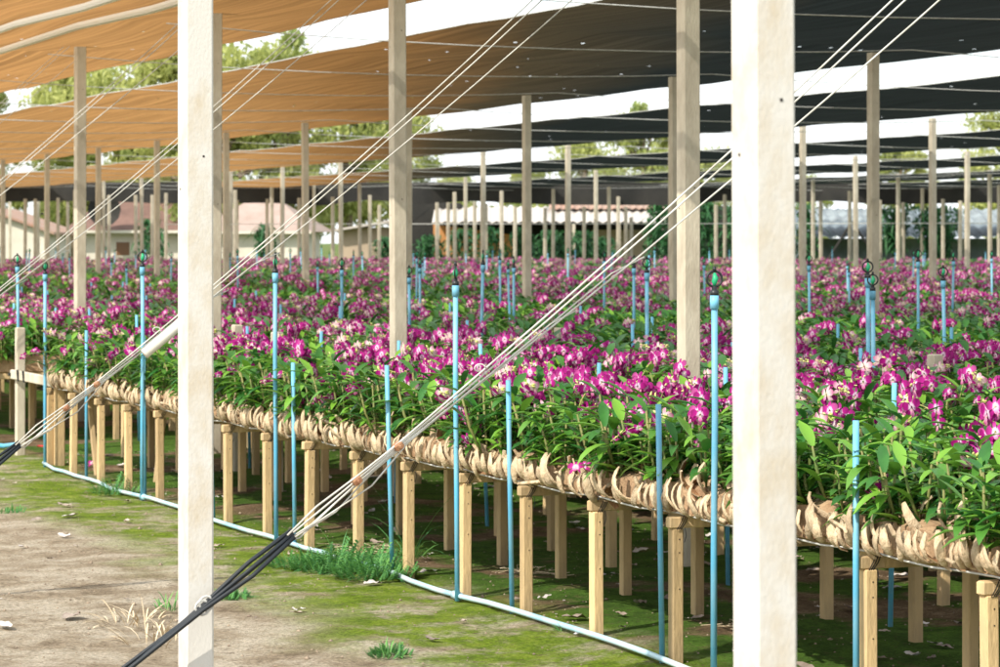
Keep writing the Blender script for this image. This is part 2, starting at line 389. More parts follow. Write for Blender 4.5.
# ------------------------------------------------------------------ net posts
TOP = 3.46
def post_mesh(h, side, m, holes=True):
    b = MB(); b.box((0, 0, h / 2 - 0.1), (side, side, h + 0.2), 0, 0.007)
    if holes:
        for z in (h - 0.14, h - 0.55, h - 1.6):
            b.box((0.012, -side / 2 + 0.001, z), (0.006, 0.004, 0.006), 1)
            b.box((-side / 2 + 0.001, 0.01, z - 0.1), (0.004, 0.006, 0.006), 1)
    return b.mesh('net_post', [m, 'dark_hole'])
pm_white = post_mesh(TOP, 0.090, 'white_post'); pm = post_mesh(TOP, 0.090, 'concrete'); pm_far = post_mesh(TOP, 0.088, 'concrete', False)
G_POST = 'square posts holding up the shade cloth'
def put_post(loc, me, label, sz=1.0):
    o = link('net_post', me, (loc[0], loc[1], 0), (R(U(-.25, .25)), R(U(-.25, .25)), R(U(-2.5, 2.5)))); o.scale = (1, 1, sz)
    return tag(o, label, 'post', G_POST)
put_post((2.43, 4.2), pm_white, 'widest and nearest whitewashed post, in the right half of the picture')
put_post(at_row(196, 2.43)[0], pm_white, 'whitewashed post at the left with a black cable bundle crossing it')
for (x, lab) in ((689, 'thick grey-beige post just left of the widest white post'),
                 (399, 'thick speckled concrete post rising from the front bed left of the middle'),
                 (214, 'beige post half hidden behind the white post on the left'),
                 (80, 'tall beige post at the far left with wires running down from its top')):
    L, Z = at_row(x, 6.07)
    yt = {80: 27, 214: -10}.get(x)
    h = TOP if yt is None else 1.6 + (241 - yt) * Z / F
    put_post(L, pm, lab, h / TOP)
put_post((6.07, 7.66), pm, 'post beyond the right edge that holds the near guy cables')
row2 = [(873, 45), (675, 70), (527, 88), (408, 102), (306, 115), (226, 124), (157, 132), (98, 140), (47, 147), (3, 152)]
row2_lab = ['thicker pale post right of the widest white post, top against the sky gap',
            'slim post hugging the left edge of the thick grey-beige post',
            'tallest slim post midway between the two thick posts',
            'slim post peeping out right behind the thick speckled post']
for i, (x, yt) in enumerate(row2):
    L, Z = at_row(x, 13.1)
    lab = row2_lab[i] if i < 4 else '%s from the right in the long receding row of slim beige posts' % ORD[i].capitalize()
    put_post(L, pm, lab, (1.6 + (241 - yt) * Z / F) / TOP)
row3 = [(933, 118), (803, 126), (671, 135), (568, 144), (483, 150), (409, 155), (341, 160), (282, 164), (231, 169), (186, 172), (142, 175.6), (104, 178), (68, 181.5), (38, 183.6), (10, 186)]
for i, (x, yt) in enumerate(row3):
    L, Z = at_row(x, 21.7)
    put_post(L, pm_far, '%s from the right in the third row of posts behind the flowers' % ORD[i].capitalize(), (1.6 + (241 - yt) * Z / F) / TOP)
far = [(967, 151), (856, 156), (596, 170), (466, 177), (813, 177), (898, 174), (990, 170), (553, 189), (609, 187), (502, 191), (455, 192),
       (690, 181), (760, 180), (360, 184), (314, 185), (272, 187), (235, 190), (850, 191), (922, 187), (999, 185), (725, 194.5), (618, 196.6),
       (370, 195), (333, 197), (299, 198), (267, 199), (136, 195), (166, 193), (109, 195), (58, 198), (35, 199), (25, 199), (821, 201),
       (880, 200), (943, 199), (960, 201), (903, 202.5), (801, 204.6), (716, 204.6), (486, 203.5), (448, 202.5), (475, 202), (515, 206.7),
       (545, 207.7), (584, 206.7), (626, 206.7), (631, 217), (437, 202.5), (237, 200), (379, 205), (152, 195), (75, 190), (190, 192), (205, 196)]
for (x, yt) in far:
    s = 241 - yt
    Z = 1.86 * F / s; h = TOP
    if Z > 82: Z = U(76, 84); h = 1.6 + s * Z / F
    L = W((x - 500) / F * Z, Z)
    put_post(L, pm_far, 'distant slim post among many far back under the cloths', h / TOP)

# ------------------------------------------------------------------ shade cloths and their wires
WT = [5.0 + 3.75 * k for k in range(26)]           # wires cross the beds at these y
def cloth(p0, p1, t0, t1, z0, label, thick=False):
    b = MB(); nt = int((t1 - t0) / 0.45); npp = max(6, int((p1 - p0) / 0.35))
    e0 = random.Random(p0 * 13); ph = e0.random() * 9
    for j in range(nt + 1):
        t = t0 + (t1 - t0) * j / nt
        u = ((t - WT[0]) / 3.75) % 1.0; sag = 4 * u * (1 - u)
        a0 = p0 + 0.03 * math.sin(t * 0.31 + ph) + 0.10 * (vn(t * .6, p0) - .5) - 0.10 * sag * 0.5
        a1 = p1 + 0.03 * math.sin(t * 0.27 + ph * 2) + 0.10 * (vn(t * .6, p1 + 50) - .5) - 0.06 * sag
        for i in range(npp + 1):
            q = i / npp
            edge = 4 * q * (1 - q)
            z = z0 - 0.05 * sag * (0.5 + 0.5 * edge) - 0.06 * edge + 0.02 * (vn(t * 1.3, i * .8 + p0) - .5)
            b.v.append((a0 + (a1 - a0) * q, t, z)); b.a.append(0)
    n1 = npp + 1
    for j in range(nt):
        for i in range(npp):
            b.f.append((j * n1 + i, j * n1 + i + 1, (j + 1) * n1 + i + 1, (j + 1) * n1 + i)); b.m.append(0)
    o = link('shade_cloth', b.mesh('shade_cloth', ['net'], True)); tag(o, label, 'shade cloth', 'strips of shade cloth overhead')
    # hem cord on both long edges
    for side in (0, npp):
        c = MB(); pts = [b.v[j * n1 + side] for j in range(0, nt + 1)]
        c.tube([(x, y, z + 0.004) for x, y, z in pts], 0.006, 4); link('hem_cord', c.mesh('hem_cord', ['steel' if side == 0 else 'black_plastic']), parent=o)
    return o
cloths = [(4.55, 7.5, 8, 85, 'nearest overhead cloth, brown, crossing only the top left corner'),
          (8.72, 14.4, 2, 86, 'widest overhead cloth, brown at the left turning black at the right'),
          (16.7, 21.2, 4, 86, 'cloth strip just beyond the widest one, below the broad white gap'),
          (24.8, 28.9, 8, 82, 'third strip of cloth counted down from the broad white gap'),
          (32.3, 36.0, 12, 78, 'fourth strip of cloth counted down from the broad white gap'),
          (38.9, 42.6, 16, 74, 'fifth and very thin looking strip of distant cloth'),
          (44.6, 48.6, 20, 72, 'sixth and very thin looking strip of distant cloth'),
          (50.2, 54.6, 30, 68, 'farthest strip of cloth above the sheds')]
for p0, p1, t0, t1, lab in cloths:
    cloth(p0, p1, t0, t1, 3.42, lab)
for p, lab in ((5.35, 'lower pale tube under the cloth in the top left corner'), (4.86, 'upper pale tube in the top left corner')):
    b = MB(); b.tube([(p, y, 3.27 + 0.02 * math.sin(y)) for y in range(8, 60, 2)], 0.030, 8)
    tag(link('edge_tube', b.mesh('edge_tube', ['pale_tube'])), lab, 'tube', 'pale tubes along the cloth edge')
for i, t in enumerate(WT):
    zt = 3.335
    b = MB(); pts = []
    rows = [6.07, 13.1, 21.7, 30.4, 39.4, 48.5, 57]
    for a, c in zip(rows[:-1], rows[1:]):
        for k in range(8):
            q = k / 8; pts.append((a + (c - a) * q, t + 0.02 * math.sin(a + k), zt - 0.10 * 4 * q * (1 - q) ))
    pts.append((57, t, zt))
    b.tube(pts, 0.0055 if t < 30 else 0.008, 4)
    tag(link('cross_wire', b.mesh('cross_wire', ['steel'], True)), 'thin straight wire strung level across the posts under the cloth', 'wire', 'wires strung across under the cloth')
b = MB()
a0, a1 = W(-8, 62, 2.0), W(34, 62, 2.05)
b.tube([a0.lerp(a1, k / 12) for k in range(13)], 0.012, 4)
tag(link('low_wire', b.mesh('low_wire', ['steel'])), 'low level wire far back, just above the flowers in front of the sheds', 'wire')
# far end: hanging dark cloth skirt
b = MB(); n = 90
for j in range(n + 1):
    X = -24 + 52 * j / n; P0 = W(X, 84 + 0.25 * math.sin(j * 1.3))
    for z in (3.5, 2.72 + 0.22 * vn(j * .35, 4)):
        b.v.append((P0.x, P0.y, z)); b.a.append(0)
for j in range(n): b.f.append((2 * j, 2 * j + 1, 2 * j + 3, 2 * j + 2)); b.m.append(0)
tag(link('cloth_skirt', b.mesh('cloth_skirt', ['dark_shed'], True)), 'dark cloth hanging down along the far end of the shade house', 'shade cloth')

# ------------------------------------------------------------------ guy cables
def guy(t, label, clamp=True, sleeve=False, r=0.0034, ax=1.84):
    e = empty('guy_cable_bundle', (ax, t, 0)); tag(e, label, 'guy cable', 'slanting guy cables from ground anchors to post tops')
    base = Vector((1.84, t, 0))
    def lin(q, off=(0, 0)):   # q: distance across; straight bundle slope
        return Vector((q - 1.84, off[0], 0.735 * (q - 1.84) + off[1]))
    tops = [(6.02, 3.41, 0.03), (6.02, 3.375, -0.03), (6.02, 3.20, 0.0)]
    for i in range(4):
        oy = (i - 1.5) * 0.011; oz = ((i * 7) % 3 - 1) * 0.010
        b = MB(); b.tube([lin(1.80, (oy, oz)), lin(2.2, (oy * 1.6, -oz)), lin(2.5, (oy * .6, oz * .5)), lin(2.65, (oy * 1.8, oz * 1.8)), lin(2.79, (oy, oz))], 0.0075, 6)
        link('black_sleeve', b.mesh('black_sleeve', ['black_cable'], True), parent=e)
    for i in range(3):
        x1, z1, oy = tops[i]
        o = ((i - 1) * 0.009, (1 - i) * 0.010)
        st = [lin(2.77, o), lin(2.86, (o[0] * 2.5, o[1] * 3)), lin(3.0, (o[0], o[1] * 1.5)), lin(3.13, (o[0] * .6, o[1])), lin(3.3, (o[0], o[1] * 1.6))]
        end = Vector((x1 - ax, oy, z1)); q0 = st[-1]
        for k in range(1, 9):
            q = k / 8; pt = q0.lerp(end, q); pt.z -= 0.05 * 4 * q * (1 - q); st.append(pt)
        b = MB(); b.tube(st, r, 6); link('steel_cable', b.mesh('steel_cable', ['white_cable'], True), parent=e)
    # returned tails of the cables with their curls
    for i in range(3):
        q = 2.82 + 0.12 * i
        b = MB(); b.tube([lin(2.78, (-.01, -.012)), lin(q, (0.02, -0.04 - .012 * i)), lin(q + .12, (.012, -0.02)), lin(3.45 + i * .22, (0.0, -0.012)), lin(3.52 + i * .25, (0.02, -0.035 - 0.01 * i))], r * .8, 5)
        link('cable_tail', b.mesh('cable_tail', ['white_cable'], True), parent=e)
    b = MB(); pts = []
    c = lin(3.42, (0, .035))
    for k in range(12): a = k / 11 * 5.2; pts.append((c.x + 0.016 * math.cos(a), -0.012 + .002 * k, c.z + 0.012 * math.sin(a)))
    b.tube(pts, r * .7, 5); link('cable_curl', b.mesh('cable_curl', ['white_cable'], True), parent=e)
    for q in (3.0, 3.14):
        b = MB(); b.box(lin(q), (0.03, 0.04, 0.022), 0, 0.004, Matrix.Rotation(R(-36), 3, 'Y')); b.tube([lin(q) + Vector((0, -.035, 0)), lin(q) + Vector((0, .035, 0))], .006, 6)
        link('cable_clamp', b.mesh('cable_clamp', ['rust']), parent=e)
    b = MB(); c = lin(2.5); b.torus((c.x, c.y, c.z), 0.022, 0.004, 12, 5); b.torus((c.x + .012, c.y, c.z + .012), 0.022, 0.004, 12, 5)
    link('wire_tie', b.mesh('wire_tie', ['steel']), parent=e)
    if sleeve:
        b = MB(); b.tube([lin(3.36, (-.01, -.03)), lin(3.62, (-.01, -.015))], 0.024, 12); link('tube_sleeve', b.mesh('tube_sleeve', ['pale_tube'], True), parent=e)
    return e
guy(7.58, 'guy cable bundle crossing in front of the left white post', ax=1.755)
guy(11.42, 'guy cable bundle with a pale tube sleeve behind the left white post', sleeve=True)
guy(15.2, 'third guy cable bundle from the front, reaching the top of the thick speckled post')
guy(18.9, 'fourth guy cable bundle from the front, crossing the brown cloth', r=.004)
guy(22.6, 'farthest guy cable bundle, ending on top of the tall beige post at the far left', r=.003)

# ------------------------------------------------------------------ benches
HB = 0.555                      # height of the cross bars' top
def leg_mesh(h, s, nails=True):
    b = MB(); b.box((0, 0, h / 2 - .05), (s, s, h + .1), 0, 0.004)
    if nails:
        for z in (h * .55, h * .82, h * .92):
            b.box((0.004, -s / 2 + .0006, z), (0.0042, 0.004, 0.0042), 1)
    return b.mesh('leg', ['timber', 'dark_hole'])
leg_me = leg_mesh(HB - 0.045, 0.045); leg_me_b = leg_mesh(HB - 0.045, 0.045, False)
b = MB(); b.box((0.10, 0, 0), (0.27, 0.042, 0.045), 0, 0.005); bar_me = b.mesh('cross_bar', ['timber'])
b = MB(); b.box((0.605, 0, 0), (1.21, 0.040, 0.044), 0, 0.005); bar_long = b.mesh('cross_bar', ['timber'])
b = MB()
for k in range(3):
    b.tube([(-.012 + k * .008, -.024, -.026), (.004 + k * .01, -.0255, 0.0), (.018 + k * .009, -.024, .026), (.03, 0, .028)], .0018, 4)
b.tube([(.022, -.024, -.02), (.026, -.026, -.05), (.018, -.026, -.075)], .0015, 4)
tie_me = b.mesh('wire_tie', ['black_plastic'])
def bench(p0, t0, t1, label, near=True, wid=1.2, off=0.0):
    e = empty('growing_bench', (p0, t0, 0)); tag(e, label, 'bench', 'long low benches carrying the orchid beds')
    t = t0 + off
    while t < t1:
        j = U(-.012, .012)
        link('leg', leg_me if near else leg_me_b, (0.04 + U(-.006, .006), t - t0 + j, 0), (R(U(-.6, .6)), R(U(-.6, .6)), R(U(-4, 4))), e)
        link('cross_bar', bar_long, (0, t - t0 + j, HB - 0.0225), (0, 0, R(U(-1.5, 1.5))), e)
        if near: link('wire_tie', tie_me, (0.04, t - t0 + j, HB - 0.0225), (0, 0, 0), e)
        link('leg', leg_me_b, (0.70, t - t0 + 0.38, 0), (0, 0, R(U(-4, 4))), e)
        if near: link('cross_bar', bar_me, (0.66, t - t0 + 0.38, HB - 0.0225), (0, 0, 0), e)
        link('leg', leg_me_b, (wid - .06, t - t0 + .05, 0), (0, 0, R(U(-4, 4))), e)
        t += 0.676
    b = MB(); L = t1 - t0; n = int(L / .169)
    for dp in (0.035, wid - .03):
        b.tube([(dp, L * k / n, HB + 0.010 + 0.006 * math.cos(2 * math.pi * (L * k / n - off) / .676)) for k in range(n + 1)], .004, 5)
    link('bed_wire', b.mesh('bed_wire', ['steel'], True), parent=e)
    return e
B1 = bench(4.62, 5.3, 18.35, 'front growing bench along the pipe, the husk-edged bed nearest to the camera', True, 1.2, 0.045)
bench(4.62, 20.3, 31.0, 'bench continuing the front row beyond the gap at the far left edge', True, 1.2)
bench(6.42, 7.6, 30.0, 'second bench row, its legs seen in the shade behind the front bench', False, 1.2)
bench(8.18, 10.0, 26.0, 'third bench row, deep in the shade below the flowers', False, 1.2)
# end frame at the gap
e = empty('end_frame', (4.72, 19.3, 0)); tag(e, 'stout short post with a bolted board at the left end of the front bench', 'frame')
b = MB(); b.box((0, 0, .44), (.066, .066, 1.02), 0, .006); link('short_post', b.mesh('short_post', ['concrete']), parent=e)
b = MB(); b.box((0.0, -.60, .60), (.035, 1.25, .07), 0, .006, None); link('board', b.mesh('board', ['concrete']), (-.055, 0, 0), parent=e)
b = MB()
b.tube([(-.075, 0, .60), (-.09, 0, .60)], .012, 8); b.tube([(-.075, -.25, .56), (-.082, -.25, .645)], .008, 6); b.tube([(-.075, -.42, .56), (-.082, -.42, .645)], .008, 6)
link('bolt', b.mesh('bolt', ['black_plastic']), parent=e)
b = MB(); b.box((0, 0, .28), (.07, .07, .62), 0, .006); link('short_post', b.mesh('short_post', ['timber']), (0, -1.15, 0), parent=e)
def brace(p, t, lean, lab):
    b = MB(); b.box((0, 0, 0), (.035, .035, .62), 0, .004)
    tag(link('brace', b.mesh('brace', ['timber']), (p, t, .27), (R(lean), 0, 0)), lab, 'brace', 'slanting props under the front bench')
brace(4.80, 17.55, -22, 'slanting prop nearest the left end of the front bench')
brace(4.78, 15.25, -24, 'slanting prop just left of the left white post')
brace(5.0, 16.6, 20, 'slanting prop leaning the other way in the shade')
for (x, p) in ((237, 5.72), (277, 5.5), (52, 5.4), (560, 7.75), (935, 7.75)):
    L, Z = at_row(x, p)
    b = MB(); b.box((0, 0, .5), (.065, .065, 1.04 if x < 500 else 1.0), 0, .006)
    tag(link('short_post', b.mesh('short_post', ['concrete']), (L.x, L.y, 0), (0, 0, R(4))), 'short pale post top peeping out among the orchids', 'post', 'short posts among the orchids')

# ------------------------------------------------------------------ pipes and sprinklers
b = MB(); pts = []
y = 4.6
while y < 18.0: pts.append((4.585 + 0.012 * math.sin(y * 1.1), y, 0.022 + gz(4.585, y) + .004)); y += 0.3
pts.append((4.60, 18.12, .03))
b.tube(pts, 0.0118, 10)
mp_ = link('main_pipe', b.mesh('main_pipe', ['pale_pipe'], True)); tag(mp_, 'faded light blue pipe lying on the ground along the front bench', 'pipe')
for y in (8.27, 10.65, 13.05, 15.55):
    b = MB(); b.tube([(4.585 + 0.012 * math.sin(y * 1.1), y - .035, .026 + gz(4.585, y)), (4.585 + 0.012 * math.sin(y * 1.1), y + .035, .026 + gz(4.585, y))], .019, 10)
    link('tee', b.mesh('tee', ['pale_pipe'], True), parent=mp_)
b = MB(); b.tube([(4.3, 20.6, .03), (4.7, 19.72, .03), (4.78, 19.62, .05), (4.79, 19.6, .14)], .018, 8)
tag(link('elbow_pipe', b.mesh('elbow_pipe', ['blue_pipe'], True)), 'blue elbow pipe on the ground at the left edge', 'pipe')
H = 1.44
b = MB(); b.tube([(0, 0, 0), (0, 0, .5), (0.004, 0.003, 1), (0, 0, H)], .0118, 10); riser_me = b.mesh('riser_pipe', ['blue_pipe'], True)
b = MB(); b.tube([(0, 0, H - .05), (0, 0, H)], .0165, 10); sock_me = b.mesh('socket', ['blue_pipe'], True)
b = MB(); b.tube([(0, 0, H - .002), (0, 0, H + .018), (0, 0, H + .02), (0, 0, H + .035)], [.016, .016, .010, .009], 10); coup_me = b.mesh('coupling', ['black_plastic'], True)
b = MB(); b.torus((0, 0, H + .064), .029, .0045, 20, 6, 0, -0.08); b.tube([(0, 0, H + .09), (0, 0, H + .108)], [.008, .005], 8); yoke_me = b.mesh('sprinkler_yoke', ['black_plastic'], True)
b = MB(); b.tube([(0, 0, H + .036), (0, 0, H + .05), (0.004, 0, H + .064), (0, 0, H + .085)], [.005, .011, .012, .004], 8); noz_me = b.mesh('nozzle', ['green_plastic'], True)
def sprinkler(x, y, h, lab, yaw, group='blue sprinkler pipes standing in the beds', lean=1.0):
    e = empty('sprinkler_riser', (x, y, 0), yaw); tag(e, lab, 'sprinkler', group)
    e.rotation_euler = (R(U(-lean, lean)), R(U(-lean, lean)), yaw); e.scale = (1, 1, h / (H + .1))
    for nm, me in (('riser_pipe', riser_me), ('socket', sock_me), ('coupling', coup_me), ('sprinkler_yoke', yoke_me), ('nozzle', noz_me)):
        link(nm, me, parent=e)
    return e
fr = [(4.565, 8.27, 1.50, R(-10), 'tall blue sprinkler pipe directly left of the widest white post'),
      (4.565, 10.62, 1.50, R(60), 'tall blue sprinkler pipe before the front bed, midway between the thick posts'),
      (4.565, 13.05, 1.53, R(66), 'tall blue sprinkler pipe halfway between the left white post and the thick speckled post'),
      (4.565, 15.55, 1.54, R(-15), 'tall blue sprinkler pipe just left of the left white post'),
      (4.60, 18.08, 1.46, R(40), 'tall blue sprinkler pipe at the corner where the ground pipe ends'),
      (4.79, 19.62, 1.50, R(10), 'tall blue sprinkler pipe on the elbow at the far left edge')]
for x, y, h, yaw, lab in fr: sprinkler(x, y, h, lab, yaw, lean=.4)
for i, (x, h) in enumerate(((868, 1.50), (647, 1.50), (480, 1.53), (342, 1.46))):
    L, Z = at_row(x, 7.45)
    sprinkler(L.x, L.y, h, 'sprinkler pipe rising from the second bed, %s from the right' % ORD[i], R((-10, 5, 70, 20)[i]))
for i, (x, y, p) in enumerate(((872, 273, 7.3), (945, 266, 9.3), (410, 266, 7.6), (421, 258, 9.2), (515, 257, 9.4), (632, 256, 9.3), (605, 251, 11.2), (809, 254, 11.2), (918, 249, 11.3), (952, 251, 14), (502, 251, 11.3), (128, 262, 9.4), (197, 262, 9.4))):
    L, Z = at_row(x, p)
    sprinkler(L.x, L.y, 1.6 - (y - 241) * Z / F, 'slender sprinkler pipe in the middle distance, head above the blossoms', R(U(-60, 80)), 'sprinkler pipes of the middle distance')
k = 0
for p in (11.3, 14.8, 18.3, 21.9, 25.4, 28.9, 32.4, 36, 41, 46):
    t = 8 + rnd() * 2
    while t < 76:
        x, Z = frame_x(p, t)
        if -20 < x < 1020 and 22 < Z < 74:
            sprinkler(p + U(-.1, .1), t + U(-.3, .3), U(1.34, 1.52), 'far sprinkler pipe, a small blue stroke above the distant blossoms', R(U(-80, 80)), 'far sprinkler pipes', 2.0)
        t += 3.0 if p < 20 else 5.0
# short stake pipes
b = MB(); b.tube([(0, 0, 0), (0, 0, 1.0)], .0108, 10); stub = b.mesh('stake_pipe', ['blue_pipe'], True)
t = 7.37; i = 0
while t < 18:
    tag(link('stake_pipe', stub, (4.605, t, 0), (R(U(-1.2, 1.2)), R(U(-2, 0)), 0), scale=(1, 1, U(.96, 1.03))),
        'short open-topped blue pipe tied to the front bench edge, %s from the right' % ORD[i], 'pipe', 'short blue pipes along the front bench'); t += 1.375; i += 1
for p, h in ((5.9, 1.0), (7.75, 1.02), (9.5, 1.03)):
    t = 7 + rnd() * 1.3
    while t < 45:
        x, Z = frame_x(p, t)
        if 0 < x < 1010 and Z < 36:
            tag(link('stake_pipe', stub, (p, t, 0), (R(U(-2, 2)), R(U(-2, 2)), 0), scale=(1, 1, h * U(.97, 1.04))),
                'short open-topped blue pipe poking out between blossoms behind the front bed', 'pipe', 'short blue pipes among the blossoms')
        t += 1.375

# ------------------------------------------------------------------ orchids
def leaf(b, o, d, up, L, w, droop, mi, v, seg=4):
    d = d.normalized(); side = d.cross(up)
    if side.length < 1e-3: side = Vector((1, 0, 0))
    side.normalize(); vs = []; p = Vector(o); prof = [0.35, 0.85, 1.0, 0.72, 0.06]
    cur = d.copy()
    for k in range(seg + 1):
        nrm = side.cross(cur)
        ww = w * prof[round(k * 4 / seg)] / 2
        vs += [p - side * ww + nrm * ww * .35, p, p + side * ww + nrm * ww * .35]
        cur = (cur + Vector((0, 0, -droop / seg))).normalized(); p = p + cur * (L / seg)
    fs = []
    for k in range(seg):
        fs += [(3 * k, 3 * k + 1, 3 * k + 4, 3 * k + 3), (3 * k + 1, 3 * k + 2, 3 * k + 5, 3 * k + 4)]
    b.add(vs, fs, mi, v)
def foliage(seed, dense=1.0):
    rs = random.Random(seed); b = MB(); tips = []
    for c in range(int(8 * dense)):
        a = rs.uniform(0, 6.28); r = rs.uniform(0, .11)
        o = Vector((r * math.cos(a), r * math.sin(a), -0.02)); h = rs.uniform(.12, .27)
        lean = Vector((rs.uniform(-.5, .3), rs.uniform(-.4, .35), 1.0)).normalized()
        p1 = o + lean * h * .5; p2 = o + (lean + Vector((0, 0, .25))).normalized() * h
        b.tube([o, p1, p2], [.004, .0065, .004], 5, 1)
        tips.append(p2)
        nl = rs.randint(6, 9); az = rs.uniform(0, 6.28)
        for k in range(nl):
            q = .14 + .86 * k / (nl - 1); pos = o.lerp(p1, q * 2) if q < .5 else p1.lerp(p2, q * 2 - 1)
            az += math.pi + rs.uniform(-.6, .6); el = rs.uniform(.15, .8) + (.15 if k == nl - 1 else 0)
            d = Vector((math.cos(az) * math.cos(el), math.sin(az) * math.cos(el), math.sin(el)))
            val = rs.random() ** 1.6 * (1.0 if rs.random() < .8 else 1.25)
            leaf(b, pos, d, Vector((0, 0, 1)), rs.uniform(.10, .17), rs.uniform(.028, .046), rs.uniform(.2, 1.4), 0, min(1, val))
    return b, tips
def petal(b, mx, ang, L, w, mi, bend=0.2, base=.004, r0=0.0, r1=1.0):
    ca, sa = math.cos(ang), math.sin(ang); vs = []; a = []
    for q, ww in ((0, .25), (.35, .85), (.68, 1.0), (.9, .62)):
        r = base + L * q; z = -bend * L * q * q
        for s in (-1, 1):
            x = r * ca - s * ww * w / 2 * sa; y = r * sa + s * ww * w / 2 * ca
            vs.append(mx @ Vector((x, y, z + abs(s) * .0008))); a.append(r0 + (r1 - r0) * q)
    vs.append(mx @ Vector(((base + L) * ca, (base + L) * sa, -bend * L))); a.append(r1)
    b.add(vs, [(0, 2, 3, 1), (2, 4, 5, 3), (4, 6, 7, 5), (6, 8, 7)], mi, a)
def blossom(b, pos, face, rs, mi=0, size=1.0):
    z = face.normalized(); up = Vector((0, 0, 1)); y = (up - z * up.dot(z)).normalized(); x = y.cross(z)
    mx = Matrix(((x.x, y.x, z.x, pos.x), (x.y, y.y, z.y, pos.y), (x.z, y.z, z.z, pos.z), (0, 0, 0, 1))) @ Matrix.Rotation(rs.uniform(-.3, .3), 4, 'Z')
    s = size * rs.uniform(.88, 1.1); bd = rs.uniform(.05, .45)
    for ang, L, w in ((90, .032, .014), (218, .031, .014), (322, .031, .014)):
        petal(b, mx, R(ang), L * s, w * s, mi, bd + .1, r0=0.08, r1=.85)
    for ang in (20, 160):
        petal(b, mx @ Matrix.Translation((0, 0, .002)), R(ang), .033 * s, .027 * s, mi, bd * .6, r0=.12, r1=1.0)
    petal(b, mx @ Matrix.Translation((0, 0, .007)), R(270), .022 * s, .015 * s, mi + 1, -.25, r0=0.1, r1=1)
def spike(seed, n=9, pale=False):
    rs = random.Random(seed); b = MB()
    L = rs.uniform(.20, .30); az = rs.uniform(-2.9, -1.4)      # arches towards the open side
    d = Vector((math.cos(az) * .45, math.sin(az) * .45, 1)).normalized(); p = Vector((0, 0, 0)); pts = [p.copy()]
    for k in range(9):
        d = (d + Vector((math.cos(az) * .09, math.sin(az) * .09, -.10))).normalized(); p = p + d * L / 9; pts.append(p.copy())
    b.tube(pts, [.0028] * 6 + [.002] * 4, 4, 2)
    for k in range(n):
        q = .30 + .60 * k / n; i = min(8, int(q * 9)); c = pts[i].lerp(pts[i + 1], q * 9 - i)
        fa = rs.uniform(-3.6, -.7); out = Vector((math.cos(fa), math.sin(fa), rs.uniform(-.35, .45)))
        pos = c + out.normalized() * .030
        b.tube([c, c.lerp(pos, .6) + Vector((0, 0, -.003)), pos - out.normalized() * .004], .0014, 3, 2, False)
        blossom(b, pos, out, rs, 0 if not (pale and rs.random() < .5) else 3, 1.0)
    for k in range(rs.randint(3, 7)):
        q = .80 + .12 * k / 5; c = pts[min(9, int(q * 9))]; o = Vector((rs.uniform(-1, 1), rs.uniform(-1, 1), rs.uniform(-.6, .8))).normalized()
        b.tube([c + o * .006, c + o * .016, c + o * .026], [.002, .0058, .0015], 5, 2)
    return b
PM = ['petal', 'lip', 'bud', 'petal_pale', 'lip']
fol = [foliage(100 + i) for i in range(8)]
fol_me = [f[0].mesh('leaves', ['leaf', 'cane'], True) for f in fol]
spk = [spike(200 + i, 4 + (i * 3) % 5, i % 3 == 2) for i in range(9)]
spk_me = [s.mesh('flower_spike', PM, True) for s in spk]

def bloom(p, t):       # share of plants in flower
    v = vn(p * .35 + 3, t * .16) * .6 + vn(p * 1.1, t * .6 + 9) * .4
    x, Z = frame_x(p, t)
    f = 0.12 + 1.35 * (v - .25)
    if 9.3 < p < 13.2: f *= .55
    return max(.12, min(.98, f))
n_pl = 0
for r_, p in enumerate((4.74, 4.97, 5.20, 5.43, 5.66)):
    t = 5.75 + r_ * .04
    while t < 18.15 and n_pl < 300:
        px, Z = frame_x(p, t)
        if px < 1060:
            fi = random.randrange(8)
            base = 0.672
            e = empty('orchid_plant', (p + U(-.04, .04), t + U(-.05, .05), base), U(-.7, .7))
            f = bloom(p, t) * (.6 if r_ == 0 else 1.2 if r_ > 1 else 1.0) + (.12 if t < 10 else 0)
            k = 0 if rnd() > f + .10 else (1 if rnd() > f * .9 else 2)
            link('leaves', fol_me[fi], parent=e, scale=U(.9, 1.15))
            tips = fol[fi][1]
            for q in range(k):
                sp = link('flower_spike', random.choice(spk_me), random.choice(tips) * .85, (0, R(-U(8, 55)) if r_ < 2 else 0, U(-.5, .5)), e)
                sp.scale = (1, 1, U(.85, 1.35) if r_ > 0 else U(.6, 1.1))
            where = 'at the front edge of the front bed' if r_ == 0 else ('in the middle of the front bed' if r_ < 4 else 'along the back edge of the front bed')
            tag(e, ('orchid plant without blossoms ' if k == 0 else 'magenta and white blooming orchid ') + where, 'orchid', 'orchid plants of the front bed')
            n_pl += 1
        t += .205
print('plants', n_pl)

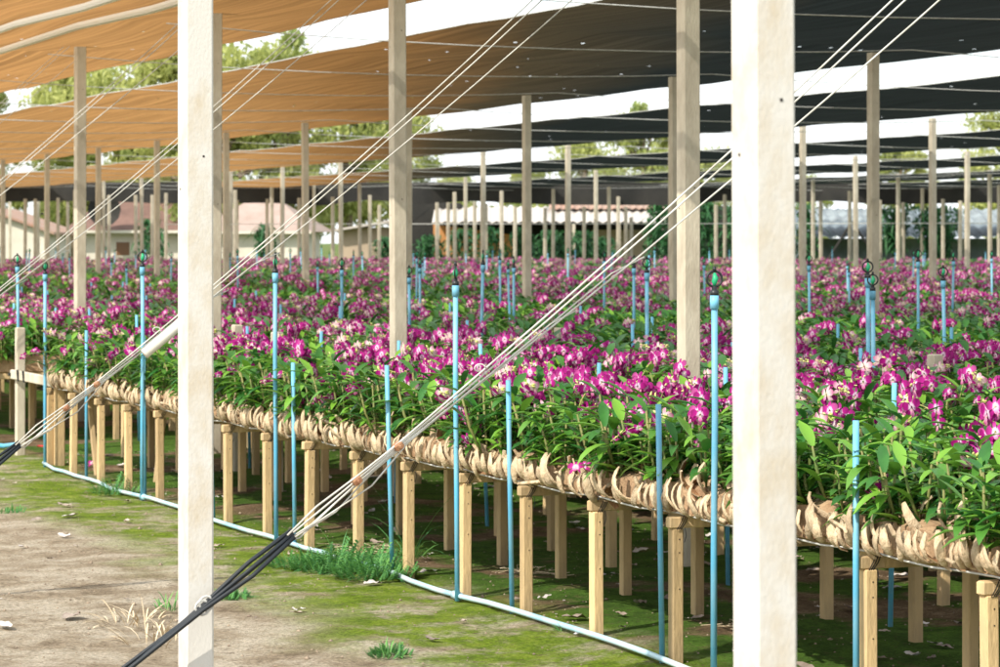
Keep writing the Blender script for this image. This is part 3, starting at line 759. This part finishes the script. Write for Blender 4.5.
# the other plants: too many to count, one object with instanced plants
protoC = bpy.data.collections.new('orchid_prototypes')
def proto(nm, fi, nsp, seed):
    rs = random.Random(seed); b = MB(); f, tips = fol[fi]
    b.merge(f, None, [0, 1])
    for q in range(nsp):
        s = spk[rs.randrange(9)]; tp = tips[rs.randrange(len(tips))] * .9
        b.merge(s, Matrix.Translation(tp) @ Matrix.Rotation(rs.uniform(-.5, .5), 4, 'Z') @ Matrix.Diagonal((1, 1, rs.uniform(.7, 1.2), 1)), [2, 3, 4, 5, 6])
    o = bpy.data.objects.new(nm, b.mesh(nm, ['leaf', 'cane'] + PM, True)); protoC.objects.link(o); return o
for i in range(4): proto('a_orchid_green_%d' % i, i, 0, i)
for i in range(8): proto('b_orchid_bloom_%d' % i, (i * 3) % 8, 1 + i % 3, 50 + i)
def field_points():
    V, rot, scl, idx = [], [], [], []
    beds = []
    ais = [6.07 + 1.757 * k for k in range(5)] + [13.1 + 1.72 * k for k in range(1, 6)] + [21.7 + 1.76 * k for k in range(1, 24)]
    for a in ais: beds.append((a + .27, a + 1.757 - .27))
    beds.append((4.66, 5.80))
    for (a, c) in beds:
        tt = 20.35 if a < 5 else 4
        first = a < 5
        while True:
            x, Z = frame_x((a + c) / 2, tt)
            if Z > 82 or (x < -60) : break
            step = .20 if Z < 34 else .27
            if x < 1060:
                npp = 6 if Z < 34 else 4
                for k in range(npp):
                    p = a + (c - a) * (k + .5) / npp + U(-.07, .07); t = tt + U(-.1, .1)
                    f = bloom(p, t) + (.06 if Z > 34 else 0.0)
                    V.append((p, t, .665 + U(-.02, .03))); rot.append((0, 0, U(-.8, .8))); s = U(.9, 1.18) * (1.0 if Z < 34 else 1.2)
                    scl.append(s); idx.append(4 + random.randrange(8) if rnd() < f else random.randrange(4))
            tt += step
    return V, rot, scl, idx
V, rot, scl, idx = field_points(); print('field plants', len(V))
me = bpy.data.meshes.new('orchid_field'); me.from_pydata(V, [], [])
a = me.attributes.new('rot', 'FLOAT_VECTOR', 'POINT'); a.data.foreach_set('vector', [q for r_ in rot for q in r_])
a = me.attributes.new('scl', 'FLOAT', 'POINT'); a.data.foreach_set('value', scl)
a = me.attributes.new('idx', 'INT', 'POINT'); a.data.foreach_set('value', idx)
ng = bpy.data.node_groups.new('orchid_scatter', 'GeometryNodeTree')
ng.interface.new_socket('Geometry', in_out='INPUT', socket_type='NodeSocketGeometry')
ng.interface.new_socket('Geometry', in_out='OUTPUT', socket_type='NodeSocketGeometry')
N, L_ = ng.nodes, ng.links
gi = N.new('NodeGroupInput'); go = N.new('NodeGroupOutput'); ip = N.new('GeometryNodeInstanceOnPoints')
ci = N.new('GeometryNodeCollectionInfo'); ci.inputs[0].default_value = protoC; ci.inputs['Separate Children'].default_value = True; ci.inputs['Reset Children'].default_value = True
def na(nm, ty):
    q = N.new('GeometryNodeInputNamedAttribute'); q.data_type = ty; q.inputs[0].default_value = nm; return q.outputs[0]
L_.new(gi.outputs[0], ip.inputs['Points']); L_.new(ci.outputs[0], ip.inputs['Instance'])
ip.inputs['Pick Instance'].default_value = True
L_.new(na('idx', 'INT'), ip.inputs['Instance Index']); L_.new(na('rot', 'FLOAT_VECTOR'), ip.inputs['Rotation']); L_.new(na('scl', 'FLOAT'), ip.inputs['Scale'])
L_.new(ip.outputs[0], go.inputs[0])
fo = link('orchid_field', me); md = fo.modifiers.new('scatter', 'NODES'); md.node_group = ng
tag(fo, 'endless beds of orchids in bloom behind the front bed', 'orchids', kind='stuff')

# ------------------------------------------------------------------ coconut husks
def husk_mesh(seed):
    rs = random.Random(seed); b = MB(); n = 9; Rr = rs.uniform(.066, .092); th = rs.uniform(.006, .011); wd = rs.uniform(.026, .046)
    a0, a1 = R(rs.uniform(118, 150)), R(rs.uniform(245, 285)); vs = []; cup = rs.uniform(.05, .22); tw = rs.uniform(-.25, .25)
    for k in range(n + 1):
        q = k / n; a = a0 + (a1 - a0) * q; wq = wd * (0.36 + .64 * math.sin(math.pi * (q * .90 + .05))); jit = rs.uniform(-.003, .003)
        for lay in (0, 1):
            for s_ in (-1, -.5, 0, .5, 1):
                rr = Rr - cup * wq * s_ * s_ - lay * th * (.5 + .5 * (1 - s_ * s_)) + jit
                vs.append((Rr * .9 + rr * math.cos(a), s_ * wq / 2 + tw * wd * (q - .5), Rr * .98 + rr * math.sin(a)))
    fs = []; ms_ = []
    for k in range(n):
        o = 10 * k; p = o + 10
        for i in range(4):
            fs.append((o + i, o + i + 1, p + i + 1, p + i)); ms_.append(0)
            fs.append((o + 5 + i, p + 5 + i, p + 6 + i, o + 6 + i)); ms_.append(1)
        fs.append((o, p, p + 5, o + 5)); ms_.append(0); fs.append((o + 4, o + 9, p + 9, p + 4)); ms_.append(0)
    for o in (0, 10 * n):
        for i in range(4): fs.append((o + i, o + 5 + i, o + 6 + i, o + i + 1)); ms_.append(0)
    b.add(vs, fs, 0); b.m = ms_; return b
husks = [husk_mesh(i) for i in range(8)]; husk_me = [h.mesh('coconut_husk', ['husk', 'husk_in'], True) for h in husks]
t = 6.35; k = 0
while t < 18.35 and k < 298:
    tag(link('coconut_husk', random.choice(husk_me), (4.605 + U(-.012, .014), t, HB + .008 + U(-.005, .012)), (R(U(-20, 22)), R(U(-18, 14)), R(U(-25, 50))), scale=U(.66, 1.0)),
        'pale curved coconut husk wedged upright in the front edge of the bed', 'coconut husk', 'coconut husks edging the front bed')
    t += U(.033, .046); k += 1
# inner and further husks
b = MB()
def scatter_husk(p, t, dz, flip=False):
    mx = Matrix.Translation((p, t, HB + .008 + dz)) @ Euler((R(U(-60, 60)), R(U(-70, 60)), R(U(-90, 90)))).to_matrix().to_4x4()
    b.merge(random.choice(husks), mx, [0, 2])
t = 6.0
while t < 18.3:
    for q in range(2): scatter_husk(4.72 + U(-.05, .06), t + U(-.02, .02), U(.02, .075))
    t += .055
t = 20.3
while t < 30:
    mx = Matrix.Translation((4.605 + U(-.01, .02), t, HB + .008)) @ Euler((R(U(-20, 24)), R(U(-22, 16)), R(U(0, 62)))).to_matrix().to_4x4()
    b.merge(random.choice(husks), mx, [0, 2]); t += .045
# crumbly bedding slab inside the beds
def slab(p0, p1, t0, t1, z0, z1):
    nt = int((t1 - t0) / .08); prof = [(p0 + .02, z0), (p0 + .015, z1 - .02), (p0 + .08, z1), (p0 + .35, z1 - .01), ((p0 + p1) / 2, z1), (p1 - .05, z1), (p1, z1 - .03), (p1, z0)]
    vs = []; fs = []
    for j in range(nt + 1):
        tt = t0 + (t1 - t0) * j / nt
        for (pp, zz) in prof: vs.append((pp + U(-.012, .012), tt, zz + (U(-.02, .02) if zz > z0 + .02 else 0)))
    n = len(prof)
    for j in range(nt):
        for i in range(n):
            fs.append((j * n + i, j * n + (i + 1) % n, (j + 1) * n + (i + 1) % n, (j + 1) * n + i))
    fs += [tuple(range(n)), tuple(range(nt * n, nt * n + n))[::-1]]
    b.add(vs, fs, 1)
slab(4.66, 5.80, 5.4, 18.3, HB + .012, .69)
slab(4.66, 5.80, 20.3, 32, HB + .012, .69)
for k in range(8):
    a = 6.07 + 1.757 * k
    slab(a + .3, a + 1.48, 7 + k, 34 + k * 4, HB + .012, .68)
tag(link('husk_bedding', b.mesh('husk_bedding', ['husk', 'husk_dark', 'husk_in'])), 'bedding of loose coconut husks below the orchids', 'husk bedding', kind='stuff')
b = MB()
for i in range(16):
    t = U(6.5, 18); q = Euler((0, R(U(-20, 20)), R(U(-40, 40)))).to_matrix()
    v = q @ Vector((0, .13, U(-.02, .02)))
    b.v = []; b.f = []; b.m = []; b.a = []
    c = Vector((4.60, t, HB + U(.02, .13)))
    b.tube([c - v * .6, c + v * .1, c + v * .6], U(.005, .009), 6)
    tag(link('husk_stick', b.mesh('husk_stick', ['husk'], True)), 'pale stick lying along the husks of the front bed', 'stick', 'sticks on the husks')

# ------------------------------------------------------------------ ground litter and weeds
def litter_mesh(seed):
    rs = random.Random(seed); b = MB(); n = 6; L = rs.uniform(.04, .10); w_ = L * rs.uniform(.3, .6); vs = []; cu = rs.uniform(.1, .5)
    for k in range(n + 1):
        q = k / n; ww = w_ * math.sin(math.pi * (q * .9 + .05)) ** .7 / 2
        z = .006 + cu * L * (q - .5) ** 2 + rs.uniform(0, .006)
        vs += [(L * (q - .5), -ww, z + ww * .5 * rs.random()), (L * (q - .5), 0, z), (L * (q - .5), ww, z + ww * .6 * rs.random())]
    fs = []
    for k in range(n): fs += [(3 * k, 3 * k + 1, 3 * k + 4, 3 * k + 3), (3 * k + 1, 3 * k + 2, 3 * k + 5, 3 * k + 4)]
    b.add(vs, fs); return b
lm = [litter_mesh(i) for i in range(7)]
lm_a = [x.mesh('dead_leaf', ['litter'], True) for x in lm]; lm_b = [x.mesh('dead_leaf', ['paperlitter'], True) for x in lm]
n = 0
while n < 270:
    inside = rnd() < .62
    p = U(4.7, 8.6) if inside else U(1.4, 4.6); t = U(7.5, 19)
    x, Z = frame_x(p, t); yy = 241 + 1.6 * F / Z
    if not (-10 < x < 1010 and yy < 690): continue
    if not inside and rnd() < .45: continue
    pale = rnd() < .4
    tag(link('dead_leaf', random.choice(lm_b if pale else lm_a), (p, t, gz(p, t) + .002), (R(U(-8, 8)), R(U(-8, 8)), U(0, 6.28)), scale=U(.5, 1.35)),
        ('pale' if pale else 'brown') + (' curled dead leaf on the shaded ground below the benches' if inside else ' curled dead leaf on the open sandy ground'), 'dead leaf',
        'dead leaves below the benches' if inside else 'dead leaves on the open ground'); n += 1
b = MB()
for i in range(5000):
    p = U(1.4, 7.5); t = U(7.2, 19.5); s = U(.002, .007) * (2 if rnd() < .06 else 1); z = gz(p, t) + s * .25
    vs = [(p + s * U(.7, 1.3), t, z), (p - s * U(.7, 1.3), t, z), (p, t + s * U(.7, 1.3), z), (p, t - s * U(.7, 1.3), z), (p, t, z + s * U(.4, .9)), (p, t, z - s)]
    b.add(vs, [(0, 2, 4), (2, 1, 4), (1, 3, 4), (3, 0, 4), (2, 0, 5), (1, 2, 5), (3, 1, 5), (0, 3, 5)])
tag(link('grit', b.mesh('grit', ['stone'])), 'loose grit and crumbs of soil on the ground', 'grit', kind='stuff')
def straw_heap(p, t, n, r, lab):
    b = MB()
    for i in range(n):
        a = U(0, 6.28); L = U(.05, .16); c = Vector((p + U(-r, r), t + U(-r, r), 0)); c.z = gz(c.x, c.y) + U(.006, .03); d = Vector((math.cos(a), math.sin(a), U(-.1, .1)))
        nn = Vector((-d.y, d.x, .4)) * U(-.25, .25)
        b.tube([c - d * L / 2, c + nn * L, c + d * L / 2], .0016, 3)
    tag(link('straw_heap', b.mesh('straw_heap', ['straw'])), lab, 'straw', 'wisps of dry straw')
straw_heap(5.3, 11.4, 40, .12, 'wisp of dry straw in the shade below the middle of the front bench')
straw_heap(5.25, 9.2, 40, .12, 'wisp of dry straw behind the leg left of the widest white post')
straw_heap(5.15, 7.9, 50, .12, 'wisp of dry straw right of the widest white post')
straw_heap(4.9, 12.6, 40, .16, 'wisp of dry straw behind the large weed')
def weed(x0, Z0, r, h, n, lab, feather=True, matn='weed', nm='weed'):
    c = W((x0 - 500) / F * Z0, Z0); b = MB()
    for i in range(n):
        a = U(0, 6.28); q = math.sqrt(rnd()); o = Vector((q * r * math.cos(a) * 1.0, q * r * math.sin(a), 0))
        hh = h * U(.5, 1.1) * (1.1 - .6 * q); d = Vector((math.cos(a) * q * .9 + U(-.4, .4), math.sin(a) * q * .9 + U(-.4, .4), 1.0))
        if feather and rnd() < .65:
            d.normalize(); m = 7
            for k in range(m):
                pp = o + d * hh * (k + 1) / m
                for s in (-1, 1):
                    sd_ = Vector((-d.y, d.x, .2)).normalized() * s + d * .5
                    leaf(b, pp, sd_, Vector((0, 0, 1)), hh * .34 * (1.15 - k / m), .013, .4, 0, rnd(), 2)
        else:
            leaf(b, o, d, Vector((0, 0, 1)), hh * 1.5, .007, U(.6, 1.6), 0, rnd())
    c.z = gz(c.x, c.y)
    tag(link(nm, b.mesh(nm, [matn], True), c), lab, 'weed', 'weeds on the ground')
weed(338, 12.75, .24, .14, 300, 'lush feathery weed beside the ground pipe, left half of the big clump')
weed(375, 12.35, .18, .15, 210, 'lush grassy weed against the leg, right half of the big clump')
weed(300, 12.9, .18, .10, 110, 'low weed at the left foot of the big clump')
weed(390, 10.05, .08, .06, 80, 'small bluish weed sprig at the bottom edge')
weed(232, 11.7, .08, .07, 80, 'small weed just right of the left white post')
weed(168, 11.3, .07, .08, 24, 'small grass tuft just left of the left white post', False)
weed(115, 16.6, .16, .14, 60, 'weed growing in the shade between the left bench legs')
weed(410, 13.2, .08, .34, 22, 'tall thin grass behind the big weed', False)
weed(568, 10.6, .05, .05, 14, 'tiny grass tuft by the pipe right of the middle', False)
weed(8, 15.3, .1, .06, 30, 'low weed at the left edge of the open ground')
weed(135, 10.9, .17, .13, 40, 'dry straw coloured grass tuft on the sandy ground at the lower left', False, 'straw', 'dry_grass_tuft')
weed(160, 10.4, .15, .16, 30, 'smaller dry grass tuft next to the straw coloured one', False, 'straw', 'dry_grass_tuft')
b = MB(); b.box((0, 0, .012), (.05, .20, .012), 0, .003)
c = W((50 - 500) / F * 20.0, 20.0); tag(link('red_strip', b.mesh('red_strip', ['red_strip']), (c.x, c.y, .01), (0, 0, .9)), 'small red strip on the ground behind the left bench end', 'strip')
# fallen blossom
rs = random.Random(5)
b = MB(); blossom(b, Vector((0, 0, .02)), Vector((-.5, -.6, .6)), rs); blossom(b, Vector((.05, .03, .02)), Vector((-.6, -.3, .3)), rs)
fb = b.mesh('fallen_blossom', ['petal', 'lip'], True)
c = W((92 - 500) / F * 18.4, 18.4); tag(link('fallen_blossom', fb, (c.x, c.y, .01)), 'fallen magenta blossom on the ground under the left bench', 'blossom')
L, Z = at_row(578, 4.6); tag(link('fallen_blossom', fb, (L.x - .01, L.y, HB + .11)), 'fallen magenta blossom caught on the husks in the middle', 'blossom')

# ------------------------------------------------------------------ far buildings
YAW = -R(24.2)
def part(e, nm, b, mats): return link(nm, b.mesh(nm, mats), parent=e)
def corr(b, x0, x1, y0, z0, y1, z1, mi=0, pitch=.3, amp=.035, th=.02):
    n = max(4, int((x1 - x0) / (pitch / 4))); vs = []; fs = []
    for k in range(n + 1):
        x = x0 + (x1 - x0) * k / n; dz = amp * math.sin(2 * math.pi * x / pitch)
        vs += [(x, y0, z0 + dz), (x, y1, z1 + dz), (x, y1, z1 + dz - th), (x, y0, z0 + dz - th)]
    for k in range(n):
        o = 4 * k
        fs += [(o, o + 4, o + 5, o + 1), (o + 3, o + 2, o + 6, o + 7), (o, o + 3, o + 7, o + 4), (o + 1, o + 5, o + 6, o + 2)]
    b.add(vs, fs, mi)
def hip_roof(b, x0, x1, y0, y1, z0, z1, inset, mi=0):
    ym = (y0 + y1) / 2
    vs = [(x0, y0, z0), (x1, y0, z0), (x1, y1, z0), (x0, y1, z0), (x0 + inset, ym, z1), (x1 - inset, ym, z1)]
    b.add(vs, [(0, 1, 5, 4), (1, 2, 5), (2, 3, 4, 5), (3, 0, 4), (3, 2, 1, 0)], mi)
# white house far left
Zb = 100; c = W(-19.5, Zb)
e = empty('house', c, YAW); tag(e, 'white walled house with an orange-edged gable at the far left edge', 'house')
b = MB(); b.add([(-3, 0, 0), (2.0, 0, 0), (2.0, 0, 1.95), (-.3, 0, 2.75), (-3, 0, 2.75), (-3, 6, 0), (2.0, 6, 0), (2.0, 6, 1.95), (-.3, 6, 2.75), (-3, 6, 2.75)],
              [(0, 1, 2, 3, 4), (9, 8, 7, 6, 5), (1, 6, 7, 2), (0, 4, 9, 5)])
part(e, 'wall', b, ['white_wall'])
b = MB(); b.add([(-.3, -.3, 2.80), (2.4, -.3, 1.84), (2.4, 6.3, 1.84), (-.3, 6.3, 2.80), (-.3, -.3, 2.90), (2.4, -.3, 1.94), (2.4, 6.3, 1.94), (-.3, 6.3, 2.90)],
              [(0, 1, 5, 4), (1, 2, 6, 5), (4, 5, 6, 7), (3, 2, 1, 0), (2, 3, 7, 6), (3, 0, 4, 7)])
b.box((-1.75, 3, 2.85), (2.9, 6.6, .1)); part(e, 'roof', b, ['tile_orange'])
# pink tiled house
c = W(-15.5, 118); e = empty('house', c, YAW + R(2)); tag(e, 'cream house with a faded pink tiled roof behind the left posts', 'house')
b = MB(); b.box((0, 3, 1.0), (7.0, 6, 2.0)); part(e, 'wall', b, ['white_wall'])
b = MB(); hip_roof(b, -4.2, 4.0, -.7, 6.7, 2.08, 3.75, 1.6); part(e, 'roof', b, ['tile'])
b = MB(); b.box((-.1, -.72, 2.02), (8.2, .06, .12)); part(e, 'fascia', b, ['white_wall'])
for x in (-1.6, 1.5):
    b = MB(); b.box((x, -.03, 1.25), (.75, .08, .75)); f_ = part(e, 'window', b, ['white_wall'])
    b = MB(); b.box((x, -.08, 1.25), (.6, .04, .6)); link('pane', b.mesh('pane', ['window']), parent=f_)
b = MB(); b.tube([(-2.3, -.5, 2.2), (-2.3, -.8, 2.9)], .03, 6); n = 12; rr = .75
vs = [(-2.3, -.75, 3.0)]; fs = []
for ring in (1, 2):
    for k in range(n): a = 2 * math.pi * k / n; vs.append((-2.3 + rr * ring / 2 * math.cos(a), -.9 - .1 * ring * ring, 3.0 + rr * ring / 2 * math.sin(a)))
for k in range(n): fs += [(0, 1 + k, 1 + (k + 1) % n), (1 + k, 13 + k, 13 + (k + 1) % n, 1 + (k + 1) % n)]
b.add(vs, fs); part(e, 'satellite_dish', b, ['dark_shed'])
c = W(-10.7, 112); e = empty('house', c, YAW - R(6)); tag(e, 'low white house with a pale pink hipped roof right of the left white post', 'house')
b = MB(); b.box((0, 2.5, 1.0), (4.2, 5, 2.0)); part(e, 'wall', b, ['white_wall'])
b = MB(); hip_roof(b, -2.6, 2.7, -.5, 5.5, 2.0, 3.3, 1.8); part(e, 'roof', b, ['tile_pale'])
b = MB(); b.box((.05, -.52, 1.96), (5.3, .06, .10)); part(e, 'fascia', b, ['white_wall'])
# dark shed and orange walled shed
c = W(-4.6, 97); e = empty('shed', c, YAW); tag(e, 'brown walled shed with a slanting pale roof edge left of the thick speckled post', 'shed')
b = MB(); b.box((0, 2, 1.05), (2.6, 4, 2.1)); part(e, 'wall', b, ['cream_wall'])
b = MB(); b.add([(-1.6, -.5, 1.95), (1.5, -.5, 2.45), (1.5, 4.5, 2.45), (-1.6, 4.5, 1.95), (-1.6, -.5, 2.03), (1.5, -.5, 2.53), (1.5, 4.5, 2.53), (-1.6, 4.5, 2.03)],
              [(0, 1, 5, 4), (1, 2, 6, 5), (4, 5, 6, 7), (3, 2, 1, 0), (2, 3, 7, 6), (3, 0, 4, 7)]); part(e, 'roof', b, ['sheet'])
c = W(-3.0, 95); e = empty('dark_shed', c, YAW); tag(e, 'dark brown cloth-covered shed right of the thick speckled post', 'shed')
b = MB(); b.box((0.3, 1.5, 1.5), (2.6, 3, 3.0), 0, .05); part(e, 'wall', b, ['dark_shed'])
# long shed with corrugated roof
c = W(1.6, 93); e = empty('long_shed', c, YAW); tag(e, 'long open shed with a pale corrugated roof across the middle distance', 'shed')
b = MB(); corr(b, -4.0, 4.3, -1.2, 2.28, 2.5, 2.85); part(e, 'roof', b, ['sheet'])
b = MB(); corr(b, .2, 4.4, 1.2, 2.78, 3.8, 3.25, 0, .25, .03); part(e, 'upper_roof', b, ['tile_orange'])
b = MB(); b.box((2.85, .6, 1.0), (2.3, .15, 2.0)); part(e, 'end_wall', b, ['cream_wall'])
b = MB(); b.add([(-4, .5, 0), (-1.0, .5, 0), (-1.0, .5, 1.8), (-4, .5, 2.2), (-4, .65, 0), (-1.0, .65, 0), (-1.0, .65, 1.8), (-4, .65, 2.2)],
              [(0, 1, 2, 3), (7, 6, 5, 4), (1, 5, 6, 2), (0, 3, 7, 4), (3, 2, 6, 7)]); part(e, 'side_wall', b, ['orange_wall'])
b = MB(); b.box((0, 2.6, 1.35), (8.2, .1, 2.7)); part(e, 'back_wall', b, ['dark_shed'])
for x in (-3.8, -2.2, -.6, 1.0, 2.6, 4.1):
    b = MB(); b.box((x, -1.1, 1.1), (.12, .12, 2.2)); part(e, 'shed_post', b, ['concrete'])
# grey sheds on the right
c = W(15.4, 98); e = empty('grey_shed', c, YAW); tag(e, 'hazy grey-blue corrugated shed roofs behind the right-hand posts', 'shed')
b = MB(); corr(b, -4.5, 5.0, -2.5, 1.75, 4, 2.85, 0, .45, .05); part(e, 'roof', b, ['sheet_blue'])
for xa, xb, za in ((-4.2, -.3, 2.35), (1.6, 5.2, 2.25)):
    b = MB(); corr(b, xa, xb, -2.9, za, -.8, 2.78, 0, .45, .05); part(e, 'upper_roof', b, ['sheet_mid'])
b = MB(); b.box((.2, -.5, .85), (9.2, .15, 1.7)); part(e, 'wall', b, ['sheet_blue'])
for x in (-4, -1.5, 1, 3.4, 4.9):
    b = MB(); b.box((x, -2.6, .85), (.13, .13, 1.7)); part(e, 'shed_post', b, ['dark_shed'])
b = MB(); b.tube([(-3.4, -2.8, .9), (-2.5, -2.7, 2.3)], .05, 6); b.tube([(-2.5, -2.7, 2.3), (-1.6, -2.6, 1.0)], .05, 6); part(e, 'prop', b, ['dark_shed'])
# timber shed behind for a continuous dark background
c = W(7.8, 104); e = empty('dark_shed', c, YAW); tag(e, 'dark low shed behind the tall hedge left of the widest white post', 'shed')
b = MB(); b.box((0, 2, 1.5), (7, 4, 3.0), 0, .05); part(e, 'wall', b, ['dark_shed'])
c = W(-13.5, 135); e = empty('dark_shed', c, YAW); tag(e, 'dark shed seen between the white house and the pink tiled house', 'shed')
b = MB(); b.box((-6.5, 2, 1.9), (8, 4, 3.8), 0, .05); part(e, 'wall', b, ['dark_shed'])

# ------------------------------------------------------------------ hedges, ferns, trees
def cards(b, fn, n, s0, s1, mi=0, bright=None):
    for i in range(n):
        c, v = fn(); s = U(s0, s1)
        q = Euler((U(0, 6.28), U(0, 6.28), U(0, 6.28))).to_matrix()
        pts = [q @ Vector(x) + c for x in ((-s, 0, 0), (0, -s * .42, s * .08), (s, 0, 0), (0, s * .42, s * .08))]
        b.add(pts, [(0, 1, 2, 3)], mi, max(0, min(1, v)))
def fern(X, Z, w_, zb, zt, lab, nm='fern', n=700, drop=False):
    c = W(X, Z); b = MB()
    def fn():
        a = U(0, 6.28); q = rnd() ** .6
        if drop: z = zt - (zt - zb) * rnd() ** .8; k = 1 - .65 * ((zt - z) / (zt - zb))
        else: z = zb + (zt - zb) * rnd(); k = 1 - .5 * ((z - zb) / (zt - zb)) ** 2
        return Vector((q * w_ / 2 * k * math.cos(a) * U(.8, 1.15), q * .4 * w_ * k * math.sin(a), z)), rnd() ** 2
    m = n // 7
    for i in range(m):
        o, v = fn(); a = U(0, 6.28); d = Vector((math.cos(a), math.sin(a), U(-.2, .9) if not drop else U(-.6, .4)))
        leaf(b, o, d, Vector((0, 0, 1)), U(.35, .75), .07, U(.8, 2.2), 0, v)
    cards(b, fn, n, .05, .12)
    tag(link(nm, b.mesh(nm, ['fern_leaf'], True), (c.x, c.y, 0), (0, 0, YAW)), lab, nm.replace('_', ' '), 'dark ferns and hedges at the far end')
for i, X in enumerate((-2.4, -1.3, -.35, .75, 1.8, 2.9, 3.6)):
    fern(X * .97, 87 + U(-1, 1), 1.3, 0.7, U(1.7, 2.1), 'dark green fern at the far end of the flowers, %s from the left' % ORD[i], n=500)
for i, (X, w_) in enumerate(((5.5, 1.2), (6.3, 1.2), (7.2, 1.2), (8.1, 1.2), (9.6, 1.2), (10.6, .9))):
    fern(X, 90, w_, .4, U(2.7, 3.0), 'tall dark hedge shrub either side of the widest white post, %s from the left' % ORD[i], 'hedge_shrub', 1000)
fern(12.75, 84, 1.3, 1.25, 2.75, 'hanging dark fern left of the pale post at the right', 'hanging_fern', 900, True)
fern(14.1, 84, 1.9, .95, 2.75, 'larger hanging dark fern at the right', 'hanging_fern', 1400, True)
fern(-8.3, 92, 1.0, .6, 2.2, 'light leafy bush by the pale pink roofed house', 'bush', 600)
fern(-4.0, 90, 1.0, .6, 1.7, 'dark bush left of the thick speckled post', 'bush', 500)
fern(-12.6, 94, 1.3, .4, 2.4, 'dark bush between the white house and the tiled house', 'bush', 900)

def tree_meshes(seed, Hh, Wd):
    rs = random.Random(seed); tr = MB(); cr = MB()
    tr.tube([(0, 0, -.2), (.1, 0, Hh * .3), (-.1, .1, Hh * .6), (0, 0, Hh * .85)], [.28, .2, .13, .04], 8)
    cl = []
    for k in range(16):
        a = rs.uniform(0, 6.28); z = Hh * rs.uniform(.22, .93); q = z / Hh; rad = Wd / 2 * math.sin(math.pi * min(.97, .18 + .78 * q)) * rs.uniform(.35, 1.0)
        e = Vector((rad * math.cos(a), rad * math.sin(a), z)); s = Vector((0, 0, z * .75))
        tr.tube([s, s.lerp(e, .5) + Vector((0, 0, .2)), e], [.08, .05, .02], 5); cl.append((e, rs.uniform(.55, 1.1) * Wd / 5.5, rs.random()))
    for k in range(34):
        a = rs.uniform(0, 6.28); z = Hh * rs.uniform(.3, 1.0); rad = Wd / 2 * math.sin(math.pi * min(.97, .18 + .76 * z / Hh)) * rs.uniform(.2, 1.08)
        cl.append((Vector((rad * math.cos(a), rad * math.sin(a), z)), rs.uniform(.3, .8) * Wd / 5.5, rs.random()))
    for (c, r_, v) in cl:
        def fn():
            d = Vector((rs.gauss(0, 1), rs.gauss(0, 1), rs.gauss(0, .8))).normalized() * r_ * rs.random() ** .45
            return c + d, v * .6 + rs.random() * .45
        cards(cr, fn, 200, .09, .19)
    return tr.mesh('trunk', ['bark'], True), cr.mesh('crown', ['tree_leaf'])
TM = [tree_meshes(1, 8.5, 6), tree_meshes(2, 9, 7), tree_meshes(3, 7.5, 6.5)]
trees = [(-25, 122, 1.2, 0), (-22, 135, 1.25, 1), (-18.5, 126, 1.25, 2), (-15.8, 124, 1.35, 1), (-13, 121, 1.35, 2), (-10.4, 124, 1.32, 0), (-7.6, 128, 1.30, 2), (-5.4, 134, 1.0, 1),
         (-2.3, 150, .72, 2), (1.6, 150, .7, 0), (4.6, 140, .82, 1), (7.3, 132, .98, 0), (9.6, 138, .92, 2), (13.5, 150, .75, 1), (17.5, 150, .68, 2), (21.6, 140, .80, 0), (25.2, 128, .98, 1), (28.5, 135, 1.0, 2)]
for i, (X, Z, s, k) in enumerate(trees):
    c = W(X, Z); e = empty('tree', c, U(0, 6.28)); e.scale = (s, s, s)
    tag(e, 'leafy tree beyond the shade house, %s from the left in the line of trees' % ORD[i], 'tree', 'trees beyond the shade house')
    link('trunk', TM[k][0], parent=e); link('crown', TM[k][1], parent=e)
